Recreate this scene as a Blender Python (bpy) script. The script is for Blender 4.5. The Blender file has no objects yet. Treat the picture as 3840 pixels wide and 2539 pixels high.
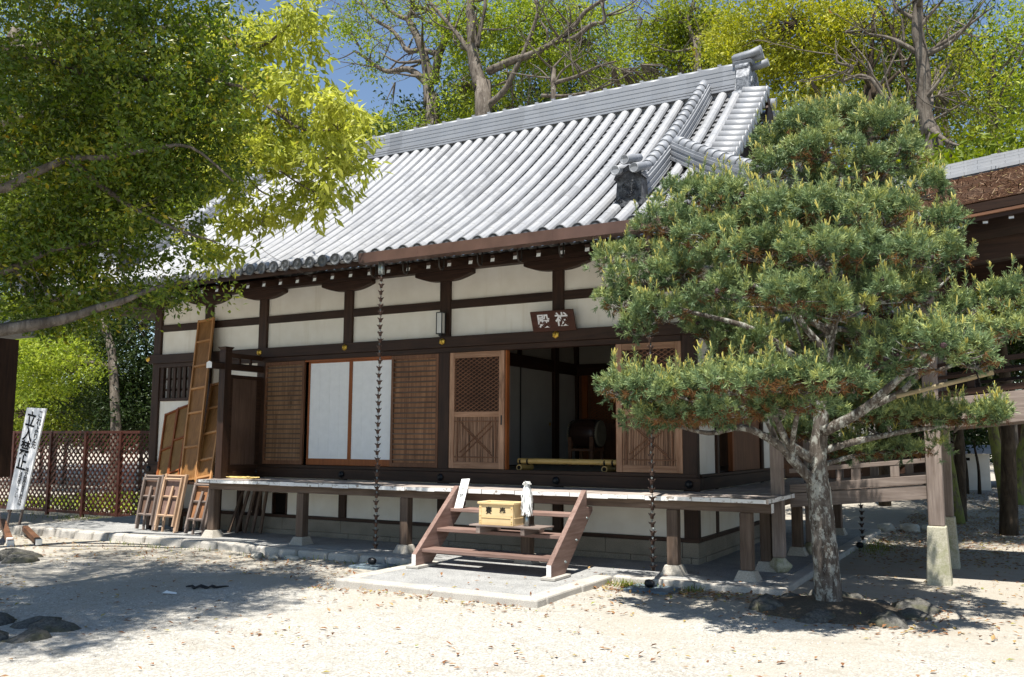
import bpy, math, random
import numpy as np
from mathutils import Vector, Matrix
random.seed(7); RNG = np.random.default_rng(11)
SC = bpy.context.scene; COL = SC.collection
R = math.radians

# ------------------------------------------------------------------ camera model (solved from the photograph)
FPX, YAW, PITCH, ROLL = 3343.27, 0.514272, 0.114301, 0.0051057
CAM = Vector((3.614, -11.270, 1.55))
_fw = Vector((-math.sin(YAW)*math.cos(PITCH), math.cos(YAW)*math.cos(PITCH), math.sin(PITCH)))
_rt = Vector((math.cos(YAW), math.sin(YAW), 0)); _up = _rt.cross(_fw)
RT = _rt*math.cos(ROLL)+_up*math.sin(ROLL); UP = -_rt*math.sin(ROLL)+_up*math.cos(ROLL); FW = _fw
def at(x, y, Y):
    """Point of the plane at depth Y of the site that the photograph shows at (x, y) (2371 px wide)."""
    d = FW + RT*((x*1.6196-1920)/FPX) - UP*((y*1.6196-1269.5)/FPX)
    return CAM + d*((Y-CAM.y)/d.y)
def zoomer(x0, y0, s):
    return lambda x, y, Y: at((x0+x/s)/1.6196, (y0+y/s)/1.6196, Y)

# ------------------------------------------------------------------ scene objects
def tag(o, label=None, cat=None, group=None, kind=None):
    if label: o['label'] = label
    if cat: o['category'] = cat
    if group: o['group'] = group
    if kind: o['kind'] = kind
    return o
def thing(name, label, cat, loc, group=None):
    o = bpy.data.objects.new(name, None); COL.objects.link(o)
    o.location = loc; o.empty_display_size = 0.1
    return tag(o, label, cat, group)
def root_loc(o):
    while o.parent: o = o.parent
    return o.location.copy()
def dup(o, parent=None, off=(0,0,0)):
    c = o.copy(); COL.objects.link(c); c.parent = parent
    c.location = Vector(o.location)+Vector(off)
    for ch in o.children: dup(ch, c)
    return c

class MB:
    def __init__(s): s.v=[]; s.f=[]; s.m=[]; s.sm=[]
    def add(s, vs, fs, mi=0, sm=False):
        b=len(s.v); s.v+= [tuple(v) for v in vs]
        for f in fs: s.f.append(tuple(b+i for i in f)); s.m.append(mi); s.sm.append(sm)
    def hexa(s, p, mi=0):   # 8 corners: bottom 4 ccw, top 4 ccw
        s.add(p, [(3,2,1,0),(4,5,6,7),(0,1,5,4),(1,2,6,5),(2,3,7,6),(3,0,4,7)], mi)
    def box(s, x0,x1,y0,y1,z0,z1, mi=0):
        s.hexa([(x0,y0,z0),(x1,y0,z0),(x1,y1,z0),(x0,y1,z0),(x0,y0,z1),(x1,y0,z1),(x1,y1,z1),(x0,y1,z1)], mi)
    def frus(s, cx,cy,z0,z1,w0,d0,w1,d1, mi=0):
        s.hexa([(cx-w0/2,cy-d0/2,z0),(cx+w0/2,cy-d0/2,z0),(cx+w0/2,cy+d0/2,z0),(cx-w0/2,cy+d0/2,z0),
                (cx-w1/2,cy-d1/2,z1),(cx+w1/2,cy-d1/2,z1),(cx+w1/2,cy+d1/2,z1),(cx-w1/2,cy+d1/2,z1)], mi)
    def beam(s, a, b, w, h, mi=0, up=(0,0,1)):
        a=Vector(a); b=Vector(b); d=(b-a).normalized(); u=Vector(up)
        if abs(d.dot(u))>.99: u=Vector((0,1,0))
        r=d.cross(u).normalized(); u=r.cross(d)
        c=lambda p,i,j: p+r*(i*w/2)+u*(j*h/2)
        s.hexa([c(a,-1,-1),c(a,1,-1),c(b,1,-1),c(b,-1,-1),c(a,-1,1),c(a,1,1),c(b,1,1),c(b,-1,1)], mi)
    def tube(s, pts, rad, n=8, mi=0, caps=True, sm=True):
        pts=[Vector(p) for p in pts]
        if not hasattr(rad,'__len__'): rad=[rad]*len(pts)
        b=len(s.v); prev=None
        for i,p in enumerate(pts):
            d=(pts[min(i+1,len(pts)-1)]-pts[max(i-1,0)])
            if d.length<1e-9: d=Vector((0,0,1))
            d.normalize()
            if prev is None:
                u=Vector((0,0,1)) if abs(d.z)<.9 else Vector((1,0,0))
                u=(u-d*u.dot(d)).normalized()
            else: u=(prev-d*prev.dot(d)).normalized()
            prev=u; w=d.cross(u)
            for k in range(n):
                t=2*math.pi*k/n; s.v.append(tuple(p+u*(rad[i]*math.cos(t))+w*(rad[i]*math.sin(t))))
        for i in range(len(pts)-1):
            for k in range(n):
                s.f.append((b+i*n+k,b+i*n+(k+1)%n,b+(i+1)*n+(k+1)%n,b+(i+1)*n+k)); s.m.append(mi); s.sm.append(sm)
        if caps:
            s.f.append(tuple(b+k for k in range(n))[::-1]); s.m.append(mi); s.sm.append(False)
            e=b+(len(pts)-1)*n; s.f.append(tuple(e+k for k in range(n))); s.m.append(mi); s.sm.append(False)
    def lathe(s, c, prof, n=16, mi=0, axis='z', sm=True):
        c=Vector(c); b=len(s.v)
        for r,z in prof:
            for k in range(n):
                t=2*math.pi*k/n; p=(r*math.cos(t),r*math.sin(t),z)
                if axis=='x': p=(p[2],p[0],p[1])
                if axis=='y': p=(p[1],p[2],p[0])
                s.v.append(tuple(c+Vector(p)))
        for i in range(len(prof)-1):
            for k in range(n):
                s.f.append((b+i*n+k,b+i*n+(k+1)%n,b+(i+1)*n+(k+1)%n,b+(i+1)*n+k)); s.m.append(mi); s.sm.append(sm)
        s.f.append(tuple(b+k for k in range(n))[::-1]); s.m.append(mi); s.sm.append(False)
        e=b+(len(prof)-1)*n; s.f.append(tuple(e+k for k in range(n))); s.m.append(mi); s.sm.append(False)
    def prism(s, poly, axis, a0, a1, mi=0):
        n=len(poly)
        def P(q,a):
            return {'x':(a,q[0],q[1]),'y':(q[0],a,q[1]),'z':(q[0],q[1],a)}[axis]
        vs=[P(q,a0) for q in poly]+[P(q,a1) for q in poly]
        fs=[tuple(range(n))[::-1],tuple(range(n,2*n))]+[(i,(i+1)%n,n+(i+1)%n,n+i) for i in range(n)]
        s.add(vs,fs,mi)
    def build(s, name, mats, parent=None, loc=None, bevel=0, smooth=False):
        me=bpy.data.meshes.new(name); o=bpy.data.objects.new(name, me); COL.objects.link(o)
        if parent is not None: o.parent=parent; org=root_loc(parent)
        else: org=Vector(loc) if loc is not None else Vector((0,0,0)); o.location=org
        me.from_pydata([(v[0]-org[0],v[1]-org[1],v[2]-org[2]) for v in s.v],[],s.f)
        if not isinstance(mats,(list,tuple)): mats=[mats]
        for m in mats: me.materials.append(m)
        if len(mats)>1: me.polygons.foreach_set('material_index', s.m)
        me.polygons.foreach_set('use_smooth', [bool(x) or smooth for x in s.sm])
        import bmesh as _b
        bm=_b.new(); bm.from_mesh(me); _b.ops.recalc_face_normals(bm, faces=bm.faces); bm.to_mesh(me); bm.free()
        me.update()
        if bevel:
            md=o.modifiers.new('edges','BEVEL'); md.width=bevel; md.segments=2; md.limit_method='ANGLE'
        return o

def raw_mesh(name, verts, faces, mats, parent=None, loc=None, rnd=None, mi=None, smooth=None):
    """numpy arrays -> mesh object; faces (n,3) or (n,4); rnd: one value per face."""
    me=bpy.data.meshes.new(name); o=bpy.data.objects.new(name, me); COL.objects.link(o)
    if parent is not None: o.parent=parent; org=root_loc(parent)
    else: org=Vector(loc) if loc is not None else Vector((0,0,0)); o.location=org
    v=(np.asarray(verts,dtype=np.float64)-np.array(org)).astype(np.float32)
    f=np.asarray(faces,dtype=np.int32); k=f.shape[1]
    me.vertices.add(len(v)); me.vertices.foreach_set('co', v.ravel())
    me.loops.add(f.size); me.loops.foreach_set('vertex_index', f.ravel())
    me.polygons.add(len(f)); me.polygons.foreach_set('loop_start', np.arange(0,f.size,k,dtype=np.int32))
    me.polygons.foreach_set('loop_total', np.full(len(f),k,dtype=np.int32))
    if not isinstance(mats,(list,tuple)): mats=[mats]
    for m in mats: me.materials.append(m)
    if mi is not None: me.polygons.foreach_set('material_index', np.asarray(mi,dtype=np.int32))
    me.polygons.foreach_set('use_smooth', np.full(len(f), bool(smooth)))
    if rnd is not None:
        a=me.attributes.new('rnd','FLOAT','FACE'); a.data.foreach_set('value', np.asarray(rnd,dtype=np.float32))
    me.update(); me.validate()
    return o

# ------------------------------------------------------------------ materials
class NT:
    def __init__(s, name):
        s.m=bpy.data.materials.new(name); s.m.use_nodes=True; s.t=s.m.node_tree
        for n in list(s.t.nodes): s.t.nodes.remove(n)
        s.out=s.n('ShaderNodeOutputMaterial')
    def n(s, typ, **kw):
        x=s.t.nodes.new(typ)
        for k,v in kw.items():
            if k.startswith('i_'): x.inputs[k[2:].replace('_',' ')].default_value=v
            else: setattr(x,k,v)
        return x
    def l(s,a,b): s.t.links.new(a,b)
    def coord(s, scale=(1,1,1), kind='Object', rot=(0,0,0)):
        tc=s.n('ShaderNodeTexCoord'); mp=s.n('ShaderNodeMapping'); mp.inputs['Scale'].default_value=scale
        mp.inputs['Rotation'].default_value=rot
        s.l(tc.outputs[kind], mp.inputs['Vector']); return mp.outputs['Vector']
    def noise(s, vec, scale, detail=4, rough=.55, dist=0):
        x=s.n('ShaderNodeTexNoise'); x.inputs['Scale'].default_value=scale; x.inputs['Detail'].default_value=detail
        x.inputs['Roughness'].default_value=rough; x.inputs['Distortion'].default_value=dist
        if vec is not None: s.l(vec,x.inputs['Vector'])
        return x.outputs['Fac']
    def ramp(s, fac, stops, interp='LINEAR'):
        x=s.n('ShaderNodeValToRGB'); cr=x.color_ramp; cr.interpolation=interp
        while len(cr.elements)<len(stops): cr.elements.new(.5)
        for e,(p,c) in zip(cr.elements,stops):
            e.position=p; e.color=(c[0],c[1],c[2],1) if hasattr(c,'__len__') else (c,c,c,1)
        s.l(fac,x.inputs['Fac']); return x.outputs['Color']
    def mix(s, fac, a, b, mode='MIX'):
        x=s.n('ShaderNodeMix', data_type='RGBA', blend_type=mode)
        for sock,val in ((x.inputs[0],fac),(x.inputs[6],a),(x.inputs[7],b)):
            if hasattr(val,'is_linked') or hasattr(val,'links'): s.l(val,sock)
            elif hasattr(val,'__len__'): sock.default_value=(val[0],val[1],val[2],1)
            else: sock.default_value=val
        return x.outputs[2]
    def math(s, op, a, b=0.0):
        x=s.n('ShaderNodeMath', operation=op)
        for sock,val in ((x.inputs[0],a),(x.inputs[1],b)):
            if hasattr(val,'links'): s.l(val,sock)
            else: sock.default_value=val
        return x.outputs[0]
    def bsdf(s, color, rough=.6, spec=.3, metal=0, bump=None, bstr=.3, bdist=.01):
        p=s.n('ShaderNodeBsdfPrincipled'); p.inputs['Specular IOR Level'].default_value=spec
        p.inputs['Metallic'].default_value=metal
        if hasattr(color,'links'): s.l(color,p.inputs['Base Color'])
        else: p.inputs['Base Color'].default_value=(*color,1)
        if hasattr(rough,'links'): s.l(rough,p.inputs['Roughness'])
        else: p.inputs['Roughness'].default_value=rough
        if bump is not None:
            b=s.n('ShaderNodeBump'); b.inputs['Strength'].default_value=bstr; b.inputs['Distance'].default_value=bdist
            s.l(bump,b.inputs['Height']); s.l(b.outputs['Normal'],p.inputs['Normal'])
        return p
    def done(s, p): s.l(p.outputs[0], s.out.inputs['Surface']); return s.m

def wood(name, dark, light, axis='x', grain=26, rough=.6, wear=None, wearc=None, spec=.25, bstr=.35):
    """planed timber with the grain along one axis"""
    t=NT(name); k={'x':(.06,1,1),'y':(1,.06,1),'z':(1,1,.06)}[axis]
    v=t.coord(k); g=t.noise(v,grain,6,.65,.6)
    c=t.ramp(g,[(.28,dark),(.72,light)])
    big=t.noise(t.coord((1,1,1)),1.7,3)
    c=t.mix(t.ramp(big,[(.35,.0),(.75,.55)]),c,tuple(x*.6 for x in dark))
    inf=t.n('ShaderNodeObjectInfo')
    hs=t.n('ShaderNodeHueSaturation'); t.l(c,hs.inputs['Color'])
    t.l(t.math('ADD',t.math('MULTIPLY',inf.outputs['Random'],.3),.85),hs.inputs['Value'])
    c=hs.outputs['Color']
    if wear:
        w=t.noise(t.coord((k[0]*.5+.1,k[1]*.5+.1,k[2]*.5+.1)),6,5,.7)
        c=t.mix(t.ramp(w,[(wear,0.),(wear+.12,.8)]),c,wearc)
    return t.done(t.bsdf(c,rough,spec,0,g,bstr,.006))
def plain(name, c, rough=.6, spec=.3, metal=0, var=.15, scale=8, bstr=.1):
    t=NT(name); n=t.noise(t.coord(),scale,4)
    col=t.ramp(n,[(.3,tuple(x*(1-var) for x in c)),(.7,tuple(min(1,x*(1+var)) for x in c))])
    return t.done(t.bsdf(col,rough,spec,metal,n,bstr,.004))

M={}
DK,DL=(.021,.0105,.0065),(.068,.033,.02)
for ax in 'xyz':
    M['dark_'+ax]=wood('dark_timber_'+ax,DK,DL,ax,24,.55)
    M['vpost_'+ax]=wood('greyed_brown_timber_'+ax,(.075,.048,.034),(.20,.145,.11),ax,30,.65)
    M['brown_'+ax]=wood('brown_timber_'+ax,(.10,.045,.024),(.26,.125,.068),ax,30,.6)
    M['grey_'+ax]=wood('weathered_timber_'+ax,(.13,.095,.08),(.30,.245,.215),ax,30,.75,spec=.15)
    M['new_'+ax]=wood('fresh_timber_'+ax,(.36,.17,.06),(.56,.30,.13),ax,22,.5)
    M['orange_'+ax]=wood('oiled_orange_timber_'+ax,(.20,.055,.014),(.34,.11,.03),ax,26,.5)
    M['step_'+ax]=wood('step_timber_'+ax,(.17,.10,.08),(.34,.235,.20),ax,30,.65,spec=.2)
    M['gal_'+ax]=wood('corridor_timber_'+ax,(.14,.105,.088),(.34,.28,.245),ax,34,.65,spec=.2)
M['door_z']=wood('sun_bleached_door_timber_z',(.24,.125,.072),(.52,.32,.21),'z',34,.65,wear=.62,wearc=(.08,.045,.03))
M['door_x']=wood('sun_bleached_door_timber_x',(.24,.125,.072),(.50,.30,.19),'x',34,.65,wear=.62,wearc=(.08,.045,.03))
M['slat']=wood('rusty_brown_slats',(.16,.07,.034),(.44,.22,.11),'z',20,.55,wear=.6,wearc=(.055,.025,.015))
M['slat_dim']=wood('faded_brown_slats',(.15,.08,.042),(.36,.21,.115),'z',20,.6,wear=.6,wearc=(.055,.028,.015))
M['floor_y']=wood('bleached_floor_timber_y',(.27,.225,.195),(.50,.44,.40),'y',30,.75,spec=.15)
def reed():
    t=NT('bleached_reed_panel'); n=t.noise(t.coord((34,1,.35)),3,5,.7); g=t.noise(t.coord((60,1,1)),2,3)
    c=t.ramp(n,[(.36,(.045,.028,.02)),(.46,(.22,.125,.08)),(.6,(.42,.26,.17)),(.75,(.58,.40,.29))])
    return t.done(t.bsdf(c,.7,.15,0,n,.3,.004))
M['reed']=reed()
M['panel_gry']=wood('screen_panel_timber',(.10,.058,.042),(.19,.12,.088),'z',30,.6)
M['board_z']=wood('ladder_board_sheet',(.19,.085,.025),(.36,.18,.06),'z',22,.5)
M['ply']=wood('old_plywood',(.22,.115,.035),(.34,.19,.07),'z',14,.6)
M['red_lattice']=plain('red_brown_lattice_paint',(.065,.02,.013),.5,.3)
def plaster():
    t=NT('white_plaster'); v=t.coord(); n=t.noise(v,3,5); f=t.noise(v,60,3)
    st=t.noise(t.coord((6,6,.5)),1.3,4,.6)
    c=t.ramp(n,[(.3,(.74,.70,.62)),(.7,(.83,.80,.73))])
    c=t.mix(t.ramp(st,[(.56,0.),(.8,.35)]),c,(.52,.45,.32))
    return t.done(t.bsdf(c,.85,.1,0,f,.12,.003))
M['plaster']=plaster()
M['whitepaint']=plain('chipped_white_paint',(.80,.80,.78),.6,.3,0,.08,14)
def endpaint():
    t=NT('worn_white_end_paint'); n=t.noise(t.coord((1,1,2)),11,5,.7)
    c=t.ramp(n,[(.36,(.30,.25,.21)),(.43,(.80,.79,.77)),(.8,(.84,.83,.81))])
    return t.done(t.bsdf(c,.7,.2,0,n,.2,.004))
M['endpaint']=endpaint()
def shoji():
    t=NT('shoji_paper'); n=t.noise(t.coord(),9,3)
    c=t.ramp(n,[(.3,(.76,.77,.78)),(.7,(.82,.83,.84))])
    return t.done(t.bsdf(c,.9,.05))
M['shoji']=shoji()
def tile(name, base, joint=.33, row=.25, glossy=.38):
    t=NT(name); tc=t.n('ShaderNodeTexCoord')
    sn=t.n('ShaderNodeVectorMath',operation='SNAP'); sn.inputs[1].default_value=(row,joint,10)
    ad=t.n('ShaderNodeVectorMath',operation='ADD'); ad.inputs[1].default_value=(.02,.013,0)
    t.l(tc.outputs['Object'],ad.inputs[0]); t.l(ad.outputs[0],sn.inputs[0])
    wn=t.n('ShaderNodeTexWhiteNoise',noise_dimensions='3D'); t.l(sn.outputs[0],wn.inputs['Vector'])
    n=t.noise(t.coord(),4,5,.6); f=t.noise(t.coord(),35,4,.7)
    c=t.ramp(wn.outputs['Value'],[(0,tuple(x*.80 for x in base)),(.2,tuple(x*.95 for x in base)),(.75,base),(1,tuple(min(.9,x*1.07) for x in base))])
    c=t.mix(t.ramp(n,[(.58,0.),(.74,.45)]),c,tuple(x*.55 for x in (base[0],base[1]*1.03,base[2]*1.1)))
    c=t.mix(t.ramp(f,[(.55,0.),(.75,.4)]),c,tuple(x*.62 for x in base))
    r=t.ramp(n,[(.3,glossy),(.7,glossy+.22)])
    return t.done(t.bsdf(c,r,.5,.25,f,.12,.004))
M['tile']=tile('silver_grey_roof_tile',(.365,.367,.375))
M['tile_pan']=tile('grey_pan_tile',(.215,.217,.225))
M['tile_ridge']=tile('ridge_roof_tile',(.275,.285,.305),.33,.30,.5)
M['tile_dark']=plain('dark_weathered_tile',(.085,.09,.10),.5,.4,0,.4,14)
def oni():
    t=NT('mottled_ornament_tile'); n=t.noise(t.coord(),22,6,.75)
    c=t.ramp(n,[(.40,(.07,.075,.085)),(.5,(.20,.21,.23)),(.64,(.36,.37,.39))])
    return t.done(t.bsdf(c,.5,.4,.1,n,.2,.005))
M['oni']=oni()
def oni2():
    t=NT('blackened_ornament_tile'); n=t.noise(t.coord(),14,6,.75); c=t.ramp(n,[(.38,(.018,.019,.022)),(.52,(.07,.072,.08)),(.68,(.17,.175,.185))])
    return t.done(t.bsdf(c,.55,.3,0,n,.2,.005))
M['oni_dark']=oni2()
def stone(name,a,b,sc=90,rough=.85,moss=None):
    t=NT(name); v=t.coord(); f=t.noise(v,sc,3,.7); n=t.noise(v,3,4)
    c=t.ramp(f,[(.33,a),(.5,tuple((x+y)/2 for x,y in zip(a,b))),(.66,b)])
    c=t.mix(t.ramp(n,[(.4,0.),(.8,.5)]),c,tuple(x*.62 for x in a))
    if moss:
        m=t.noise(v,5,5,.7); c=t.mix(t.ramp(m,[(.50,0.),(.68,.8)]),c,moss)
    return t.done(t.bsdf(c,rough,.2,0,f,.35,.004))
M['granite']=stone('foundation_granite',(.17,.145,.11),(.36,.32,.26),120)
M['kerb']=stone('kerb_granite',(.33,.305,.27),(.60,.565,.51),100)
M['pave']=stone('washed_gravel_paving',(.19,.19,.188),(.47,.468,.455),85)
M['pedestal']=stone('pedestal_stone',(.32,.29,.24),(.55,.51,.45),90)
M['mosstone']=stone('lichen_stone',(.36,.34,.25),(.58,.55,.44),60,.9,(.25,.26,.13))
M['rock']=stone('grey_field_rock',(.055,.052,.046),(.16,.152,.135),38,.92,(.085,.085,.045))
M['soil']=stone('dark_soil',(.06,.048,.035),(.15,.125,.095),60,.95)
M['palerock']=stone('pale_river_stone',(.42,.40,.34),(.6,.57,.5),30,.8)
M['slate']=stone('blue_grey_slate',(.11,.15,.18),(.22,.28,.32),50,.6)
M['iron']=plain('black_iron',(.016,.017,.02),.45,.5,.4)
M['bronze']=plain('dark_bronze_cup',(.085,.055,.045),.4,.5,.7,.4,30)
M['zinc']=plain('bright_zinc_link',(.33,.37,.37),.35,.5,.8,.3,40)
M['copper']=plain('brown_copper_gutter',(.125,.072,.058),.42,.5,.35,.25,3)
M['gold']=plain('gilt_metal',(.62,.40,.07),.35,.5,.8,.35,60)
M['hook']=plain('dull_bronze_hook',(.06,.052,.045),.5,.4,.5)
M['black']=plain('black_lacquer',(.012,.011,.011),.4,.4)
M['void']=plain('unlit_opening',(.01,.008,.007),.9,.1)
M['ink']=plain('black_ink',(.012,.012,.012),.8,.1)
M['signwhite']=plain('white_sign_board',(.74,.74,.75),.55,.3,0,.05,5)
M['paper']=plain('white_paper_strips',(.86,.86,.84),.8,.1,0,.04,20)
M['plaque']=wood('plaque_board',(.045,.016,.010),(.085,.032,.02),'x',18,.5)
M['bamboo']=wood('dry_bamboo',(.36,.22,.06),(.60,.43,.17),'x',18,.4,spec=.4)
M['oldbamboo']=wood('grey_old_bamboo',(.22,.17,.09),(.42,.35,.22),'x',18,.5)
M['cypress']=wood('pale_cypress',(.72,.51,.25),(.86,.67,.39),'x',12,.5)
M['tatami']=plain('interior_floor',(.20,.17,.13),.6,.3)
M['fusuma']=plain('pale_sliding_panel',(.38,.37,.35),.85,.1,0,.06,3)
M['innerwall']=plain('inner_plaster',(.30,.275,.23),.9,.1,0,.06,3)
M['hide']=plain('drum_hide',(.17,.145,.10),.7,.2)
M['drumbody']=wood('drum_body',(.022,.012,.009),(.055,.028,.02),'x',16,.35)
M['lampglass']=plain('milky_lantern_glass',(.60,.60,.58),.5,.4,0,.04)
M['rope_y']=plain('yellow_rope',(.66,.50,.20),.8,.1,0,.25,60)
M['rope_k']=plain('black_rope',(.02,.02,.02),.8,.1)
def thatch():
    t=NT('cypress_bark_thatch'); n=t.noise(t.coord((1,2,2)),42,6,.8); k=t.noise(t.coord((1,1.6,1.6)),9,5,.7); b=t.noise(t.coord(),2.5,4)
    c=t.ramp(n,[(.34,(.028,.014,.009)),(.5,(.105,.053,.031)),(.68,(.26,.15,.095))]); c=t.mix(t.ramp(k,[(.42,.0),(.62,.75)]),c,(.045,.024,.016)); c=t.mix(t.ramp(b,[(.5,0.),(.8,.4)]),c,(.20,.145,.11))
    return t.done(t.bsdf(c,.97,.03,0,t.math('ADD',n,k),1,.05))
M['thatch']=thatch()
def bark(name,a,b,lich=None,thr=.55,sc=16):
    t=NT(name); v=t.coord((1,1,.28)); n=t.noise(v,sc,7,.7,.8); w=t.noise(t.coord((1,1,.6)),sc*.75,7,.75)
    c=t.ramp(n,[(.35,a),(.65,b)])
    if lich: c=t.mix(t.ramp(w,[(thr,0.),(thr+.07,.9)]),c,lich)
    return t.done(t.bsdf(c,.9,.1,0,n,1,.03))
M['pinebark']=bark('pine_bark_lichen',(.045,.034,.027),(.18,.158,.138),(.37,.375,.34),.505,18)
M['bark']=bark('grey_bark',(.065,.052,.042),(.21,.18,.15),(.36,.34,.29),.60,10)
M['darkbark']=bark('dark_bark',(.03,.022,.016),(.09,.07,.05),None,.6,8)
M['mossbark']=bark('mossy_bark',(.07,.06,.035),(.16,.14,.09),(.16,.18,.05),.45,10)
def leafmat(name, stops, tr=.4, trc=None, rough=.5, spec=.25):
    t=NT(name); a=t.n('ShaderNodeAttribute',attribute_name='rnd')
    c=t.ramp(a.outputs['Fac'],stops)
    p=t.bsdf(c,rough,spec)
    tl=t.n('ShaderNodeBsdfTranslucent')
    hs=t.n('ShaderNodeHueSaturation'); hs.inputs['Saturation'].default_value=1.1; hs.inputs['Value'].default_value=1.7
    t.l(c,hs.inputs['Color']); t.l(hs.outputs['Color'],tl.inputs['Color'])
    mx=t.n('ShaderNodeMixShader'); mx.inputs[0].default_value=tr
    t.l(p.outputs[0],mx.inputs[1]); t.l(tl.outputs[0],mx.inputs[2]); t.l(mx.outputs[0],t.out.inputs['Surface'])
    return t.m
M['leaf_dark']=leafmat('evergreen_leaf',[(0,(.026,.052,.005)),(.45,(.08,.125,.010)),(.75,(.185,.215,.018)),(.93,(.34,.27,.016)),(1,(.42,.18,.02))],.24,rough=.34,spec=.35)
M['leaf_lime']=leafmat('young_lime_leaf',[(0,(.19,.225,.035)),(.5,(.35,.375,.065)),(1,(.50,.50,.11))],.42)
M['leaf_camphor']=leafmat('camphor_leaf',[(0,(.085,.13,.014)),(.45,(.23,.295,.034)),(1,(.45,.485,.07))],.36)
M['leaf_mid']=leafmat('mid_green_leaf',[(0,(.04,.068,.009)),(.55,(.155,.20,.02)),(1,(.31,.34,.045))],.33)
M['leaf_gold']=leafmat('golden_leaf',[(0,(.085,.105,.012)),(.42,(.265,.285,.028)),(.86,(.50,.475,.055)),(.95,(.34,.16,.03)),(1,(.34,.09,.03))],.32)
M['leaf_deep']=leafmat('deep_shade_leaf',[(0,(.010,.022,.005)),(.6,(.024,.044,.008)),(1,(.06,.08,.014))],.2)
M['needle']=leafmat('pine_needle',[(0,(.045,.08,.032)),(.4,(.135,.20,.092)),(.75,(.27,.325,.12)),(1,(.54,.52,.14))],.10,rough=.5,spec=.3)
M['needle_dry']=leafmat('dry_pine_needle',[(0,(.08,.035,.015)),(.6,(.17,.08,.03)),(1,(.12,.11,.035))],.25,rough=.6,spec=.2)
M['candle']=leafmat('pine_candle',[(0,(.50,.45,.11)),(1,(.66,.58,.20))],.2,rough=.6)
M['cone']=plain('pine_cone',(.055,.03,.035),.7,.2)
M['litter']=leafmat('fallen_leaf',[(0,(.13,.06,.03)),(.35,(.26,.12,.055)),(.7,(.34,.21,.10)),(.9,(.40,.31,.11)),(1,(.22,.25,.04))],.15,rough=.6,spec=.2)
M['grassblade']=leafmat('grass_blade',[(0,(.09,.14,.015)),(1,(.24,.27,.04))],.35)
def ground_mat():
    t=NT('pale_gravel_ground'); v=t.coord()
    vo=t.n('ShaderNodeTexVoronoi'); vo.inputs['Scale'].default_value=70; t.l(v,vo.inputs['Vector'])
    peb=t.ramp(vo.outputs['Color'],[(.1,(.29,.272,.24)),(.5,(.43,.41,.368)),(.9,(.60,.575,.53))])
    big=t.noise(v,.55,5,.6); md=t.noise(v,6,5,.65); fine=t.noise(v,140,3,.7); drift=t.noise(t.coord((1,2.2,1)),1.1,6,.7)
    sand=t.ramp(fine,[(.3,(.33,.295,.24)),(.7,(.48,.445,.385))])
    sx=t.n('ShaderNodeSeparateXYZ'); t.l(v,sx.inputs[0])
    band=t.math('ADD',t.math('MULTIPLY',t.math('ADD',sx.outputs['Y'],4.6),.22),t.math('MULTIPLY',t.math('SUBTRACT',big,.5),2.6))
    c=t.mix(t.ramp(band,[(0,0.),(.55,.9)]),peb,sand)
    c=t.mix(t.ramp(md,[(.45,0.),(.8,.4)]),c,(.33,.285,.22))
    c=t.mix(t.ramp(drift,[(.56,0.),(.72,.45)]),c,(.27,.235,.185))
    h=t.math('ADD',t.math('MULTIPLY',vo.outputs['Distance'],.6),t.math('MULTIPLY',fine,.6))
    h=t.math('ADD',h,t.math('MULTIPLY',md,1.6))
    return t.done(t.bsdf(c,.95,.08,0,h,.75,.014))
M['ground']=ground_mat()

def bez(a,b,n=6,sag=0):
    a=Vector(a);b=Vector(b)
    return [a.lerp(b,i/n)+Vector((0,0,-sag*4*(i/n)*(1-i/n))) for i in range(n+1)]
def text(name, body, size, mat, origin, xdir, ydir, parent, thick=.0, extr=.002, align='CENTER', line=1.0):
    cu=bpy.data.curves.new(name,'FONT'); cu.body=body; cu.size=size; cu.extrude=extr; cu.offset=thick
    cu.align_x=align; cu.align_y='CENTER'; cu.space_line=line; cu.resolution_u=3
    cu.materials.append(mat)
    o=bpy.data.objects.new(name,cu); COL.objects.link(o)
    x=Vector(xdir).normalized(); y=Vector(ydir).normalized(); z=x.cross(y)
    m=Matrix((x,y,z)).transposed().to_4x4(); m.translation=Vector(origin)-root_loc(parent)
    dg=bpy.context.evaluated_depsgraph_get(); me=bpy.data.meshes.new_from_object(o.evaluated_get(dg))
    bpy.data.objects.remove(o); o=bpy.data.objects.new(name,me); COL.objects.link(o)
    o.parent=parent; o.matrix_local=m
    return o
# ================================================================== the hall
HALL = thing('shrine_hall','long shrine hall with silver grey tiled roof, white plaster walls and dark timber frame','hall',(-5.27,2.4,0))
W0,W1,DEP = -10.54,0.0,4.8
PX=[-10.44,-9.09,-7.74,-5.845,-3.94,-2.01,-.10]
def B(name, mats, *boxes, bevel=.004, parent=None):
    m=MB()
    for b in boxes: m.box(*b)
    return m.build(name,mats,parent or HALL,bevel=bevel)
# foundation: granite blocks in two courses
m=MB()
def blocks(a,b,step,fn):
    x=a; k=0
    while x<b-.01:
        e=min(b,x+step*(1+.15*math.sin(k*2.3))); fn(x+.003,e-.003); x=e; k+=1
blocks(W0,0,1.15,lambda a,b:m.box(a,b,.0,.3,.072,.262))
blocks(W0,0,.95,lambda a,b:m.box(a,b,-.012,.3,-.1,.070))
blocks(.3,DEP,1.15,lambda a,b:m.box(-.3,.0,a,b,.072,.262))
blocks(.3,DEP,.95,lambda a,b:m.box(-.3,.012,a,b,-.1,.070))
m.box(W0,W0+.3,.3,DEP,-.1,.262); m.box(W0+.3,-.3,DEP-.3,DEP,-.1,.262)
m.build('foundation',M['granite'],HALL,bevel=.006)
B('sill_beam',M['dark_x'],(W0,0.006,-.006,.12,.265,.315),(-.114,.006,.125,DEP,.265,.315))
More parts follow.
